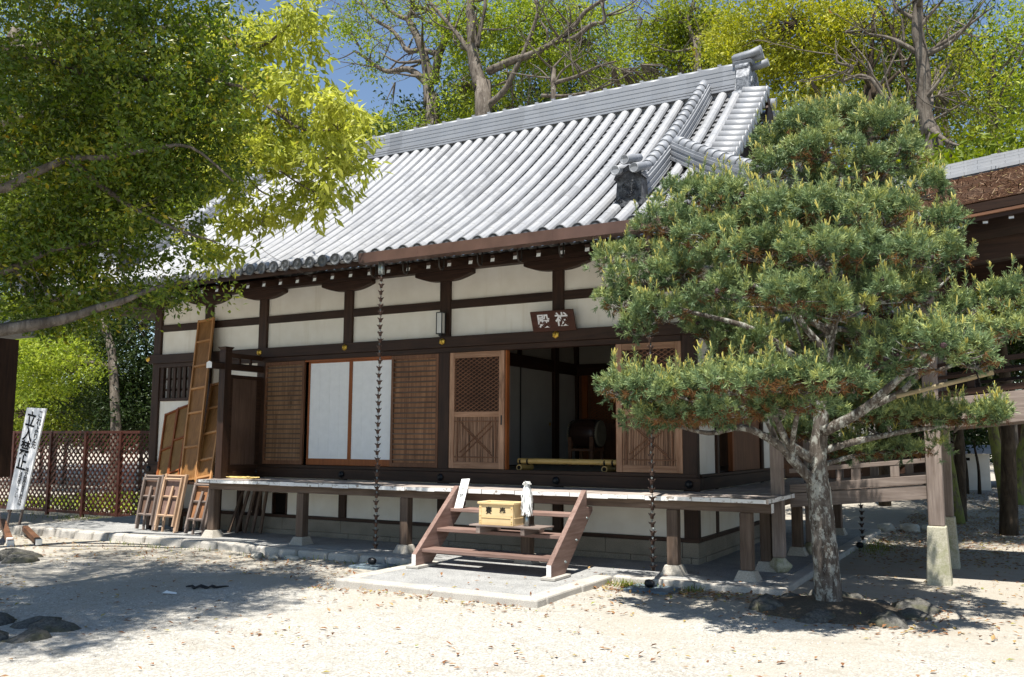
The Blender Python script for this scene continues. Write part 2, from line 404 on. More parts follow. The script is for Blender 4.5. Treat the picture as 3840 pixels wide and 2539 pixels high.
# plaster: low skirt, upper bands, left bay, side wall
m=MB()
for a,b in ((-10.35,-7.84),(-7.65,-7.41),(-7.07,-5.95),(-5.80,-4.035),(-3.845,-2.11),(-1.94,-.195)): m.box(a,b,.045,.10,.315,.93)
m.box(-7.405,-7.075,.045,.10,.665,.93)
for a,b in zip(PX[:-1],PX[1:]): m.box(a+.09,b-.09,.05,.10,3.10,3.57); m.box(a+.09,b-.09,.05,.10,3.66,4.14)
m.box(-10.35,-9.18,.05,.10,1.14,2.27); m.box(-9.0,-7.83,.05,.10,1.14,2.94)
for a,b in ((.115,.90),(3.5,4.03),(4.13,4.68)): m.box(-.10,-.04,a,b,1.12,2.94)
m.box(-.10,-.04,.115,4.68,3.10,3.57); m.box(-.10,-.04,.115,4.68,3.66,4.14); m.box(-.10,-.045,.115,4.68,.315,.93)
m.box(W0+.04,W0+.10,.12,4.7,.3,4.14); m.box(W0,0,4.7,4.76,.3,4.14)
m.build('plaster_wall',M['plaster'],HALL)
# posts
m=MB(); m.box(-.095,.095,0,.12,.262,4.13); p0=m.build('post',M['dark_z'],HALL,bevel=.008)
p0.location=Vector((PX[0],0,0))-Vector((0,0,0))
# (mesh is authored about x = 0, so shift back by the hall's own origin)
p0.data.transform(Matrix.Translation(HALL.location))
p0.location=Vector((PX[0],0,0))-HALL.location
def again(o,dx=0,dy=0,dz=0): return dup(o,HALL,(dx,dy,dz))
for i in (1,2,4,6): again(p0,PX[i]-PX[0])
for y in (4.68,): again(p0,PX[6]-PX[0],y); again(p0,0,y)
again(p0,PX[6]-PX[0]+0.0,3.38).scale=(.9,1,1)
m=MB(); m.box(-.09,.09,0.004,.12,3.1,4.13); s0=m.build('short_post',M['dark_z'],HALL,bevel=.008)
s0.data.transform(Matrix.Translation(HALL.location)); s0.location=Vector((PX[3],0,0))-HALL.location
again(s0,PX[5]-PX[3])
m=MB(); m.box(-.07,.07,0.006,.12,.315,.93); s1=m.build('floor_strut',M['dark_z'],HALL,bevel=.008)
s1.data.transform(Matrix.Translation(HALL.location)); s1.location=Vector((-5.876,0,0))-HALL.location
again(s1,-2.03+5.876); again(s1,.85+5.876-.95,.9).rotation_euler=(0,0,0)
# long beams
B('base_beam',M['dark_x'],(W0-.03,.045,-.05,.10,.925,1.085),(W0+.02,.0,-.02,.12,1.087,1.135))
B('base_beam',M['dark_y'],(-.10,.048,.102,4.75,.925,1.085),(-.10,.02,.125,4.7,1.087,1.125))
B('lintel_beam',M['dark_x'],(W0-.05,.055,-.055,.13,2.955,3.118),(W0+.2,-.19,-.015,.125,2.875,2.953))
B('lintel_beam',M['dark_y'],(-.12,.058,.132,4.8,2.955,3.118))
B('rail_beam',M['dark_x'],(W0+.1,-.1,.012,.11,3.552,3.682))
B('rail_beam',M['dark_y'],(-.11,-.012,.12,4.7,3.552,3.682))
B('eave_beam',M['dark_x'],(W0-.75,.75,-.085,.16,4.135,4.31))
B('eave_beam',M['dark_y'],(-.16,.085,-.75,-.088,4.14,4.30),(-.16,.085,.165,5.5,4.14,4.30))
# boat shaped brackets
m=MB(); prof=[(-.52,4.132),(-.52,4.075)]
for i in range(9):
    t=i/8; x=-.52+.40*t if i<8 else -.12
    prof.append((-.50+.38*t,4.065-.085*math.sin(t*math.pi/2)))
prof+=[(-p[0],p[1]) for p in prof[::-1]]
m.prism(prof,'y',-.07,.13); b0=m.build('bracket',M['dark_x'],HALL,bevel=.004)
b0.data.transform(Matrix.Translation(HALL.location)); b0.location=Vector((PX[0],0,0))-HALL.location
for i in range(1,7): again(b0,PX[i]-PX[0])
# nail covers
m=MB(); m.lathe((0,-.055,3.045),[(.052,0),(.056,-.008),(.046,-.02),(.022,-.032),(.012,-.045)],6,axis='y',sm=False); g0=m.build('gilt_nail_cover',M['gold'],HALL)
g0.data.transform(Matrix.Translation(HALL.location)); g0.location=Vector((-10.60,0,0))-HALL.location
for x in (PX[2],PX[3],PX[4],PX[5],PX[6]): again(g0,x+10.60)
m=MB(); m.lathe((0,-.05,1.005),[(.052,0),(.054,-.012),(.042,-.03),(.02,-.036),(.018,-.048)],16,axis='y'); k0=m.build('iron_nail_cover',M['iron'],HALL)
k0.data.transform(Matrix.Translation(HALL.location)); k0.location=Vector((PX[0],0,0))-HALL.location
for x in PX[2:]: again(k0,x-PX[0])
# vent under the floor and its little hatch frame
B('vent',[M['void'],M['dark_x']],(-7.38,-7.10,.09,.10,.33,.65))
B('vent_frame',M['dark_x'],(-7.41,-7.38,.03,.10,.315,.665),(-7.10,-7.07,.03,.10,.315,.665),(-7.38,-7.10,.03,.10,.65,.668))
# lattice window, left bay
fr=B('lattice_window',M['dark_x'],(-10.345,-9.185,.02,.11,2.25,2.31),(-10.345,-9.185,.02,.11,2.895,2.95),(-10.345,-10.25,.022,.11,2.31,2.895),(-9.28,-9.185,.022,.11,2.31,2.895))
m=MB()
for i in range(1,7): x=-10.25+.97*i/7; m.box(x-.035,x+.035,.03,.06,2.31,2.895)
for z in (2.46,2.66): m.box(-10.25,-9.28,.062,.08,z-.02,z+.02)
m.build('lattice',M['dark_z'],fr,bevel=.003)
m=MB(); m.box(-10.25,-9.28,.085,.095,2.31,2.895); m.build('backing',M['fusuma'],fr)
# slatted shutters
def shutter(x0,x1,matb):
    s=B('slatted_shutter',M['brown_z'],(x0,x0+.045,.0,.05,1.14,2.872),(x1-.045,x1,.0,.05,1.14,2.872),(x0+.045,x1-.045,.004,.05,2.81,2.872),(x0+.045,x1-.045,.004,.05,1.14,1.205))
    m=MB(); n=4; w=(x1-x0-.09)/n
    for i in range(n): m.box(x0+.045+i*w+.002,x0+.045+(i+1)*w-.002,.03,.046,1.205,2.81)
    m.build('board',matb,s)
    m=MB(); k=20
    for i in range(k):
        z=1.25+i*(1.52/(k-1)); m.box(x0+.045,x1-.045,.0,.029,z-.011,z+.011)
    m.build('slats',M['vpost_x'],s,bevel=.003)
shutter(-7.638,-6.75,M['slat_dim']); shutter(-4.935,-4.04,M['slat'])
# shoji screens
def shoji_screen(x0,x1):
    s=B('shoji_screen',M['orange_z'],(x0,x0+.032,.055,.09,1.14,2.872),(x1-.032,x1,.055,.09,1.14,2.872),(x0+.032,x1-.032,.058,.09,2.82,2.872),(x0+.032,x1-.032,.058,.09,1.14,1.245))
    m=MB(); m.box(x0+.032,x1-.032,.07,.075,1.245,2.82)
    for i in range(1,4): x=x0+.032+(x1-x0-.064)*i/4; m.box(x-.005,x+.005,.0675,.07,1.245,2.82)
    for i in range(1,9): z=1.245+1.575*i/9; m.box(x0+.032,x1-.032,.0665,.0695,z-.005,z+.005)
    m.build('paper',M['shoji'],s)
shoji_screen(-6.70,-5.80); shoji_screen(-5.838+.04,-4.94)
B('orange_track',M['orange_x'],(-6.74,-4.94,.0,.054,2.845,2.8745))
# lattice doors
def clipseg(px,pz,dx,dz,x0,x1,z0,z1):
    ts=[-9,9]
    for p,d,a,b in ((px,dx,x0,x1),(pz,dz,z0,z1)):
        t0,t1=sorted(((a-p)/d,(b-p)/d)); ts=[max(ts[0],t0),min(ts[1],t1)]
    return ts if ts[1]-ts[0]>.02 else None
def lattice_door(x0,x1,mirror=False,label=None):
    z0=1.14; d=B('lattice_door',M['door_z'],(x0,x0+.085,.0,.05,z0,2.872),(x1-.085,x1,.0,.05,z0,2.872))
    for za,zb in ((2.785,2.872),(1.90,1.98),(z0,1.235)):
        m=MB(); m.box(x0+.085,x1-.085,.004,.046,za,zb); m.build('rail',M['door_x'],d,bevel=.004)
    a,b=x0+.085,x1-.085
    m=MB(); an=R(31)
    for sgn,y in ((1,.012),(-1,.022)):
        dx,dz=math.cos(an),sgn*math.sin(an)
        for i in range(-30,40):
            pz=1.98+i*.058; ts=clipseg((a+b)/2,pz,dx,dz,a,b,1.98,2.785)
            if ts: m.beam(((a+b)/2+dx*ts[0],y,pz+dz*ts[0]),((a+b)/2+dx*ts[1],y,pz+dz*ts[1]),.010,.013,up=(0,1,0))
    m.build('diagonal_lattice',M['brown_x'],d)
    m=MB(); m.box(a,b,.034,.04,1.98,2.785); m.build('backing_board',M['dark_z'],d)
    m=MB(); n=34; w=(b-a)/n
    for i in range(n): m.box(a+i*w+.003,a+(i+1)*w-.003,.018,.034+.004*random.random(),1.235,1.90)
    m.build('reed_panel',M['reed'],d,bevel=.003)
    m=MB(); cx=(a+b)/2
    for z in (1.85,1.845-.01): pass
    m.box(a,b,.006,.017,1.828,1.842); m.box(a,b,.006,.017,1.30,1.315)
    for x in (a+.055,b-.06): m.box(x-.009,x+.009,.0055,.018,1.245,1.895)
    for s in (1,-1):
        for o in (-.028,.028):
            m.beam((cx-.27*s-o*.6,.010+.003*s,1.80+o*1.0),(cx+.27*s-o*.6,.010+.003*s,1.345+o*1.0),.012,.016,up=(0,1,0))
    m.build('cross_brace',M['brown_x'],d,bevel=.002)
    m=MB(); hx=(x1-.04) if not mirror else x0+.04
    m.box(hx-.012,hx+.012,-.006,.0,1.78,1.92); m.build('pull',M['iron'],d,bevel=.003)
    return d
lattice_door(-3.835,-2.885); lattice_door(-1.125,-.197,True)
B('door_jamb',M['orange_z'],(-2.88,-2.855,.03,.12,1.136,2.874)); B('door_jamb',M['orange_z'],(-1.152,-1.128,.055,.12,1.136,2.874))
# side wall door
for q_ in ((-.11,.0,.90,1.0,1.126,2.95),(-.11,-.004,3.40,3.5,1.126,2.95),(-.11,-.004,4.03,4.13,1.126,2.95)): B('side_door_frame',M['dark_z'],q_)
B('side_door_frame',M['orange_z'],(-.10,-.03,1.755,1.84,1.126,2.95))
B('side_lattice_door',M['brown_z'],(-.08,-.045,1.845,3.40,1.126,2.95))
# interior
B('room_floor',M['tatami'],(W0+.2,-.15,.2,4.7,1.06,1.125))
B('room_ceiling',M['dark_x'],(W0+.12,-.12,.12,4.7,4.145,4.16))
B('sliding_panel',M['fusuma'],(-3.97,-3.93,.25,2.365,1.13,2.83),(-3.965,-3.925,2.40,3.60,1.13,2.83),(-3.965,-3.925,3.83,4.69,1.13,2.83),bevel=0)
B('sliding_panel_edge',M['black'],(-3.925,-3.915,2.365,2.40,1.13,2.83),(-3.94,-3.92,.25,4.69,1.126,1.145))
B('inner_post',M['dark_z'],(-3.98,-3.87,3.62,3.80,1.126,4.14),(-3.98,-3.87,4.60,4.70,1.126,4.14))
B('inner_beam',M['dark_y'],(-3.98,-3.88,.2,4.6,2.83,3.05))
B('inner_beam',M['dark_x'],(-3.865,-.12,4.60,4.69,2.83,3.05))
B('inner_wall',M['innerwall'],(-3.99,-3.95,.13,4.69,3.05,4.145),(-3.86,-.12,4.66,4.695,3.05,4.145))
for q_ in ((-3.948,-3.90,2.30,2.40,3.052,4.14),(-2.5,-2.42,4.62,4.658,3.052,4.14)): B('inner_strut',M['dark_z'],q_)
B('inner_door',M['brown_z'],(-3.86,-.12,4.64,4.69,1.126,2.828))
B('inner_door_frame',M['orange_z'],(-3.78,-3.66,4.60,4.638,1.126,2.828))
m=MB()
for i in range(60):
    for s in (1,-1):
        ts=clipseg(-2.2,1.2+i*.06-1,.85,s*.52,-3.6,-1.0,1.9,2.8)
        if ts: m.beam((-2.2+.85*ts[0],4.63,.2+i*.06+.52*s*ts[0]),(-2.2+.85*ts[1],4.63,.2+i*.06+.52*s*ts[1]),.012,.012,up=(0,1,0))
m.build('inner_lattice',M['orange_x'],HALL)
m=MB(); m.lathe((-3.915,3.5,1.86),[(.035,0),(.028,.01),(.0,.012)],12,axis='x'); m.build('door_pull',M['gold'],HALL)

# ------------------------------------------------------------------ veranda
V0,V1,VY=-7.83,1.15,-1.18
m=MB(); x=V0; k=0
while x<V1-.02:
    w=.24+.05*math.sin(k*1.9)+.03*random.random(); e=min(V1,x+w)
    if V1-e<.1: e=V1
    j=random.uniform(-.008,.008); zt=.917+random.uniform(-.004,.004); zb=.866+random.uniform(-.006,.006)
    ya=lambda xx: -.052 if xx<=.05 else -xx
    a,b=x+.002,e-.002
    m.hexa([(a,VY+j,zb),(b,VY+j,zb),(b,ya(b),zb),(a,ya(a),zb),(a,VY+j,zt),(b,VY+j,zt),(b,ya(b),zt),(a,ya(a),zt)])
    m.add([(a,VY+j-.0025,zb+.001),(b,VY+j-.0025,zb+.001),(b,VY+j-.0025,zt-.001),(a,VY+j-.0025,zt-.001)],[(0,1,2,3)],1)
    x=e; k+=1
y=VY
while y<DEP+.4:
    e=y+.25; j=random.uniform(-.006,.006); zt=.916+random.uniform(-.004,.004); zb=.866
    xa=lambda yy: max(.05,-yy) if yy<0 else .05
    a,b=y+.002,e-.002
    m.hexa([(xa(a),a,zb),(V1+j,a,zb),(V1+j,b,zb),(xa(b),b,zb),(xa(a),a,zt),(V1+j,a,zt),(V1+j,b,zt),(xa(b),b,zt)])
    m.add([(V1+j+.0025,a,zb+.001),(V1+j+.0025,b,zb+.001),(V1+j+.0025,b,zt-.001),(V1+j+.0025,a,zt-.001)],[(0,1,2,3)],1)
    y=e
m.build('veranda_floor',[M['floor_y'],M['endpaint']],HALL)
vb=B('veranda_beam',M['vpost_x'],(V0+.06,1.165,-1.015,-.90,.755,.86))
m=MB(); m.box(1.165,1.169,-1.013,-.902,.757,.858); m.build('beam_end',M['endpaint'],vb)
B('veranda_beam',M['vpost_y'],(.86,.975,-.898,5.0,.745,.855))
B('veranda_joist',M['dark_y'],*[(x-.04,x+.04,-.898,-.055,.80,.86) for x in (-6.8,-4.85,-2.9,-1.0)])
def vpost(x,y):
    m=MB(); m.box(x-.068,x+.068,y-.068,y+.068,.105,.755)
    o=m.build('veranda_post',M['vpost_z'],HALL,bevel=.014)
    m=MB(); m.frus(x,y,-.01,.11,.27,.27,.175,.175); m.build('pedestal',M['pedestal'],o,bevel=.008); return o
for x in (-7.70,-5.82,-3.90,-1.97,.0,.87): vpost(x,-.955)
vpost(.87,-.05); vpost(.87,1.7); vpost(.87,3.4); vpost(.87,4.9)
# side screen closing the left end of the veranda
s=B('side_screen',M['dark_z'],(-7.81,-7.67,-.87,-.73,.918,2.98))
m=MB(); m.frus(-7.74,-.80,2.98,3.02,.14,.14,.13,.13); m.frus(-7.74,-.80,3.02,3.07,.13,.13,.19,.19); m.build('post_cap',M['dark_z'],s)
m=MB(); m.box(-7.765,-7.715,-.728,-.002,2.56,2.62); m.box(-7.775,-7.705,-.728,-.002,2.90,2.98); m.box(-7.765,-7.715,-.728,-.002,1.03,1.13); m.box(-7.775,-7.705,-.728,-.002,.92,1.03)
for y in (-.5,-.25): m.box(-7.76,-7.72,y-.02,y+.02,2.81,2.90)
m.box(-7.762,-7.718,-.10,-.003,1.13,2.56); m.box(-7.762,-7.718,-.728,-.64,1.13,2.56); m.build('screen_frame',M['dark_y'],s,bevel=.004)
m=MB(); m.box(-7.75,-7.73,-.64,-.10,1.13,2.56); m.build('screen_panel',M['panel_gry'],s)
m=MB(); m.prism([(-7.80,2.70),(-7.68,2.70),(-7.68,2.79),(-7.74,2.815),(-7.80,2.79)],'y',-1.14,-.002); q=m.build('head_beam',M['dark_y'],s)
m=MB(); m.prism([(-7.80,2.70),(-7.68,2.70),(-7.68,2.79),(-7.74,2.815),(-7.80,2.79)],'y',-1.146,-1.1405); m.build('beam_end',M['whitepaint'],q)

# ------------------------------------------------------------------ eaves
m=MB(); m.beam((0,-1.46,3.905),(0,.12,4.325),.062,.088,0,(0,0,1)); 
m.add([(-.029,-1.4745,3.864),(.029,-1.4745,3.864),(.029,-1.4515,3.949),(-.029,-1.4515,3.949)],[(0,1,2,3)],1)
r0=m.build('rafter',[M['dark_y'],M['whitepaint']],HALL)
r0.data.transform(Matrix.Translation(HALL.location)); r0.location=Vector((-7.28,0,0))-HALL.location
for k in range(-14,27):
    if k: again(r0,k*.3373)
m=MB(); m.beam((1.46,0,3.905),(-.12,0,4.325),.062,.088,0,(0,0,1)); m.add([(1.4745,-.029,3.864),(1.4745,.029,3.864),(1.4515,.029,3.949),(1.4515,-.029,3.949)],[(0,1,2,3)],1)
r1=m.build('rafter',[M['dark_x'],M['whitepaint']],HALL)
r1.data.transform(Matrix.Translation(HALL.location)); r1.location=Vector((0,-1.2,0))-HALL.location
for k in range(1,22): again(r1,0,k*.3373)
m=MB(); X0,X1=-12.17,1.62
m.prism([(-1.60,3.975),(.0,4.395),(.0,4.42),(-1.60,4.01)],'x',X0+1.6,X1-1.6)
for xa,xb,s in ((X1-1.6,X1,1),(X0+1.6,X0,-1)):   # mitred corners and side soffits
    m.add([(xa,-1.6,3.975),(xb,-1.6,4.03),(xa,0,4.395)],[(0,1,2)])
    m.add([(xb,-1.6,4.03),(xb,6.4,4.03),(xa,4.8,4.395),(xa,0,4.395)],[(0,1,2,3)])
m.build('soffit',M['dark_x'],HALL)
B('eave_board',M['dark_x'],(X0,X1,-1.615,-1.56,3.985,4.075))
B('eave_board',M['dark_y'],(X1-.05,X1+.005,-1.555,6.3,3.985,4.075))
# ------------------------------------------------------------------ roof
XC=-5.27; EX0,EX1=-12.19,1.65; EY=-1.65
def zr(d): t=d/3.9; return 4.085+2.95*(.80*t+.20*t*t)
def lift(u,uc,half,d): return .13*max(0,(abs(u-uc)-half+2.4)/2.4)**2*max(0,1-d/2.2)
PF=lambda u,d,h:(u,EY+d,zr(d)+lift(u,XC,6.92,d)+h)
PB=lambda u,d,h:(u,6.45-d,zr(d)+lift(u,XC,6.92,d)+h)
PR=lambda u,d,h:(EX1-d,u,zr(d)+lift(u,2.4,4.05,d)+h)
PL=lambda u,d,h:(EX0+d,u,zr(d)+lift(u,2.4,4.05,d)+h)
def slope(name,P,rows,step=.25,detail=True):
    """rows: (u, d_end). Round cover tiles on each row, lipped pan tiles in between."""
    vs=[];fs=[]
    def quad(a,b,c,d): n=len(vs); vs.extend((a,b,c,d)); fs.append((n,n+1,n+2,n+3))
    NS=7
    for u,de in rows:
        nseg=max(1,int(de/.27)); L=de/nseg
        ju=random.uniform(-.006,.006); jh=random.uniform(-.004,.004)
        for s in range(nseg):
            r=[]
            for d,rad in ((s*L-(.03 if s==0 else .004),.081),((s+1)*L,.077)):
                r.append([P(u+ju+rad*math.cos(math.pi*k/(NS-1)),d,jh+.012+rad*1.08*math.sin(math.pi*k/(NS-1))) for k in range(NS)])
            for k in range(NS-1): quad(r[0][k],r[0][k+1],r[1][k+1],r[1][k])
            n=len(vs); c=P(u+ju,s*L-.004,.012)
            for k in range(NS-1): quad(c,r[0][k],r[0][k+1],c)
    nb_=len(fs); rl=sorted(rows)
    for (u0,d0),(u1,d1) in zip(rl[:-1],rl[1:]):
        if u1-u0>step*1.5: continue
        de=max(d0,d1); nc=max(1,int(de/.145)); L=de/nc
        us=[u0+(u1-u0)*k/4 for k in range(5)]; sg=[.045,.008,0,.008,.045]
        for s in range(nc):
            a=[P(us[k],s*L-.02,sg[k]-.012) for k in range(5)]; b=[P(us[k],(s+1)*L,sg[k]-.055) for k in range(5)]
            lo=[P(us[k],s*L+.008,sg[k]-.060) for k in range(5)]
            for k in range(4): quad(a[k],a[k+1],b[k+1],b[k]); quad(lo[k],lo[k+1],a[k+1],a[k])
    v=np.array(vs); f=np.array(fs)
    deg=(np.abs(v[f[:,0]]-v[f[:,3]]).sum(1)<1e-9)
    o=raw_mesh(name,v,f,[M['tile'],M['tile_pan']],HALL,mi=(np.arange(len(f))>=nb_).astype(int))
    return o
n=58; us=[EX0+.17+k*.2366 for k in range(n)]; us=[u+(EX1-.17-us[-1])/2 for u in us]
def dfront(u):
    lim=min(u-EX0,EX1-u)
    return 3.86 if -10.78<=u<=.24 else max(.2,lim-.05)
slope('front_roof_slope',PF,[(u,dfront(u)) for u in us])
slope('back_roof_slope',PB,[(u,dfront(u)) for u in us])
uy=[EY+.2+k*.25 for k in range(32)]
dside=lambda u:max(.2,min(1.95,min(u-EY,6.45-u)-.05))
slope('right_roof_slope',PR,[(u,dside(u)) for u in uy])
slope('left_roof_slope',PL,[(u,dside(u)) for u in uy])
# eave end discs
m=MB()
for u in us:
    p=PF(u,-.035,.03); m.lathe(p,[(.088,0),(.088,-.02),(.074,-.022),(.072,-.015),(.03,-.015),(.028,-.021),(.012,-.021)],12,axis='y')
m.build('eave_tile_ends',M['tile_dark'],HALL)
m=MB()
for u in uy:
    p=PR(u,-.035,.03); m.lathe(p,[(.088,0),(.088,.02),(.074,.022),(.072,.015),(.03,.015)],12,axis='x')
m.build('eave_tile_ends',M['tile_dark'],HALL)
def stack(path, layers, half, lh, base, barrel, name):
    """stacked flat courses under a row of round cap tiles, following a path of roof points"""
    m=MB(); pts=[Vector(p) for p in path]
    for i in range(len(pts)-1):
        a,b=pts[i],pts[i+1]
        for k in range(layers):
            h=half-(.0 if k%2==0 else .014)-k*.003; z=base+k*lh+lh/2
            m.beam(a+Vector((0,0,z)),b+Vector((0,0,z)),2*h,lh-.0015,0)
    L=0; top=base+layers*lh+.01
    q=[p+Vector((0,0,top)) for p in pts]; 
    seg=[(q[i+1]-q[i]).length for i in range(len(q)-1)]; tot=sum(seg); nt=max(2,int(tot/.2))
    def pos(t):
        t=min(max(t,0),tot)
        for i,s in enumerate(seg):
            if t<=s or i==len(seg)-1: return q[i].lerp(q[i+1],min(1,t/s))
            t-=s
    for k in range(nt):
        m.tube([pos(tot*k/nt),pos(tot*(k+1)/nt+.012)],[barrel*.86,barrel*1.06],10)
    return m.build(name,M['tile_ridge'],HALL)
for sx in (1,-1):
    X=lambda x: x if sx==1 else 2*XC-x
    stack([(X(-.47),EY+d,zr(d)) for d in np.linspace(3.8,.72,12)],6,.125,.042,.02,.088,'descending_ridge')
    hp=[]
    for t in np.linspace(0,1,10):
        x=-.30+2.02*t; d=EX1-x; hp.append((X(x),EY+d,zr(max(d,0))+.14*max(0,t-.5)**2*4))
    stack(hp,6,.125,.042,.02,.088,'hip_ridge')
# main ridge
m=MB(); RX0,RX1=-10.62,.06
for z0,z1,h in ((6.93,7.05,.16),(7.05,7.085,.245),(7.087,7.10,.19),(7.102,7.135,.23),(7.137,7.15,.185),(7.152,7.185,.215)): m.box(RX0,RX1,2.4-h,2.4+h,z0,z1)
for k in range(8):
    h=.165-k*.002-(.006 if k%2 else 0); m.box(RX0,RX1,2.4-h,2.4+h,7.187+k*.038,7.187+k*.038+.0365)
m.build('main_ridge',M['tile_ridge'],HALL)
m=MB()
for k in range(32):
    a=RX0+(RX1-RX0)*k/32; b=RX0+(RX1-RX0)*(k+1)/32
    m.tube([(a,2.4,7.497),(b+.01,2.4,7.497)],[.078,.074],12); m.box(b-.03,b+.03,2.36,2.44,7.565,7.595)
m.build('ridge_cap',M['tile_ridge'],HALL)
# ornament tiles
def crest(m,c,axis,r,mi=0):
    m.lathe(c,[(r,0),(r,-.02),(r*.9,-.02),(r*.88,-.01)] if axis=='y' else [(r,0),(r,.02),(r*.9,.02),(r*.88,.01)],20,mi,axis)
    for k in range(16):
        t=2*math.pi*k/16
        if axis=='y': m.tube([(c[0]+r*.25*math.cos(t),c[1]-.012,c[2]+r*.25*math.sin(t)),(c[0]+r*.78*math.cos(t),c[1]-.014,c[2]+r*.78*math.sin(t))],[.006,.014],6,mi)
        else: m.tube([(c[0]+.012,c[1]+r*.25*math.cos(t),c[2]+r*.25*math.sin(t)),(c[0]+.014,c[1]+r*.78*math.cos(t),c[2]+r*.78*math.sin(t))],[.006,.014],6,mi)
for sx in (1,-1):
    X=lambda x: x if sx==1 else 2*XC-x
    # foot of the descending ridge
    m=MB(); cx=X(-.47); y=-1.02; z=4.50
    m.prism([(cx-.19,z),(cx+.19,z),(cx+.165,z+.34),(cx+.10,z+.44),(cx,z+.49),(cx-.10,z+.44),(cx-.165,z+.34)],'y',y-.05,y+.14)
    m.prism([(cx-.21,z-.03),(cx-.19,z+.06),(cx-.14,z+.02),(cx+.14,z+.02),(cx+.19,z+.06),(cx+.21,z-.03)],'y',y-.075,y+.02)
    m.prism([(cx-.20,z+.33),(cx,z+.43),(cx+.20,z+.33),(cx+.17,z+.39),(cx,z+.50),(cx-.17,z+.39)],'y',y-.085,y+.10)
    for s in (-1,1):
        m.tube([(cx+s*.17,y-.06,z+.05),(cx+s*.13,y-.065,z+.09),(cx+s*.10,y-.065,z+.06),(cx+s*.12,y-.065,z+.035)],.012,6)
    crest(m,(cx,y-.05,z+.20),'y',.105)
    o=m.build('ridge_end_tile',M['oni_dark'],HALL,bevel=.006)
    m=MB()
    for dx,dz in ((-.125,.40),(0,.52),(.125,.40)):
        p=Vector((cx+dx,y-.20,z+dz+.01)); m.tube([p+Vector((0,.5,.17)),p],[.052,.06],14); m.lathe(p+Vector((0,0,0)),[(.062,.004),(.062,-.012),(.048,-.012),(.046,-.004)],14,axis='y')
    m.build('round_tile',M['tile_ridge'],o)
    # end of the main ridge
    m=MB(); s=sx; xa=X(.03); xb=X(.24)
    out=[(2.13,6.90),(2.67,6.90),(2.70,7.02),(2.62,7.24),(2.64,7.38),(2.55,7.47),(2.25,7.47),(2.16,7.38),(2.18,7.24),(2.10,7.02)]
    m.prism(out,'x',min(xa,xb),max(xa,xb))
    for yy,sg in ((2.12,-1),(2.68,1)):
        m.tube([(X(.0),yy,6.93),(X(.28),yy,6.93)],.068,12); m.tube([(X(.04),yy+.05*-sg,7.40),(X(.25),yy+.05*-sg,7.40)],.05,12)
        m.prism([(yy+.02*sg,6.95),(yy-.04*sg,6.95),(yy-.09*sg,7.38),(yy-.03*sg,7.38),(yy+.045*sg,7.2)],'x',min(X(.06),X(.27)),max(X(.06),X(.27)))
        m.tube([(X(.25),2.4+sg*.20,6.98),(X(.26),2.4+sg*.13,7.06),(X(.26),2.4+sg*.19,7.15),(X(.26),2.4+sg*.12,7.25)],.02,6)
    crest(m,(X(.24),2.4,7.18),'x',.12)
    o=m.build('ridge_end_tile',M['oni'],HALL,bevel=.008)
    m=MB(); m.prism([(2.22,7.47),(2.58,7.47),(2.60,7.52),(2.4,7.58),(2.20,7.52)],'x',min(X(-.02),X(.27)),max(X(-.02),X(.27))); m.build('cap_slab',M['tile_ridge'],o,bevel=.005)
    m=MB()
    for dy,dz in ((-.10,.05),(0,.13),(.10,.05)):
        a=Vector((X(-.04),2.4+dy,7.565+dz*.8)); b=Vector((X(.40),2.4+dy,7.63+dz*.8)); m.tube([a,a.lerp(b,.6)+Vector((0,0,-.012)),b],[.055,.052,.062],14)
    a=Vector((X(.22),2.4,7.44)); m.tube([a,a+Vector((.28*sx,0,.05))],[.055,.062],14)
    m.build('round_tile',M['tile_ridge'],o)
    # verge tiles, bargeboard, gable wall
    m=MB(); 
    for k in range(14):
        d=1.62+k*.165; zz=zr(d)+.02; p=Vector((X(.16),EY+d,zz+.03)); q=Vector((X(.53),EY+d,zz-.03))
        m.tube([p,q],[.078,.084],12); m.lathe(q,[(.088,0),(.088,.02*sx),(.06,.022*sx)],12,axis='x')
    m.build('verge_tiles',M['tile'],HALL)
    m=MB()
    for k in range(14):
        d=1.62+k*.165; zz=zr(d)+.02; p=Vector((X(.16),6.45-d,zz+.03)); q=Vector((X(.53),6.45-d,zz-.03)); m.tube([p,q],[.078,.084],12)
    m.build('verge_tiles',M['tile'],HALL)
    m=MB(); ds=[1.45+.17*k for k in range(16)]
    fr_=[(EY+d,zr(min(d,3.95))-.06) for d in ds]+[(6.45-d,zr(min(d,3.95))-.06) for d in ds[::-1]]
    lo_=[(y,z-.16) for y,z in fr_]
    for i in range(len(fr_)-1): m.prism([lo_[i],lo_[i+1],fr_[i+1],fr_[i]],'x',min(X(.40),X(.46)),max(X(.40),X(.46)))
    m.build('bargeboard',M['dark_y'],HALL)
    m=MB(); gp_=[(EY+d,zr(d)-.2) for d in np.linspace(1.35,3.9,9)]; m.prism(gp_+[(4.8-y,z) for y,z in gp_[::-1]],'x',min(X(0.02),X(.08)),max(X(.02),X(.08))); m.build('gable_wall',M['dark_z'],HALL)
    m=MB(); m.prism([(2.25,6.3),(2.55,6.3),(2.62,6.5),(2.5,6.75),(2.3,6.75),(2.18,6.5)],'x',min(X(.462),X(.50)),max(X(.462),X(.50))); m.build('gable_pendant',M['dark_z'],HALL)
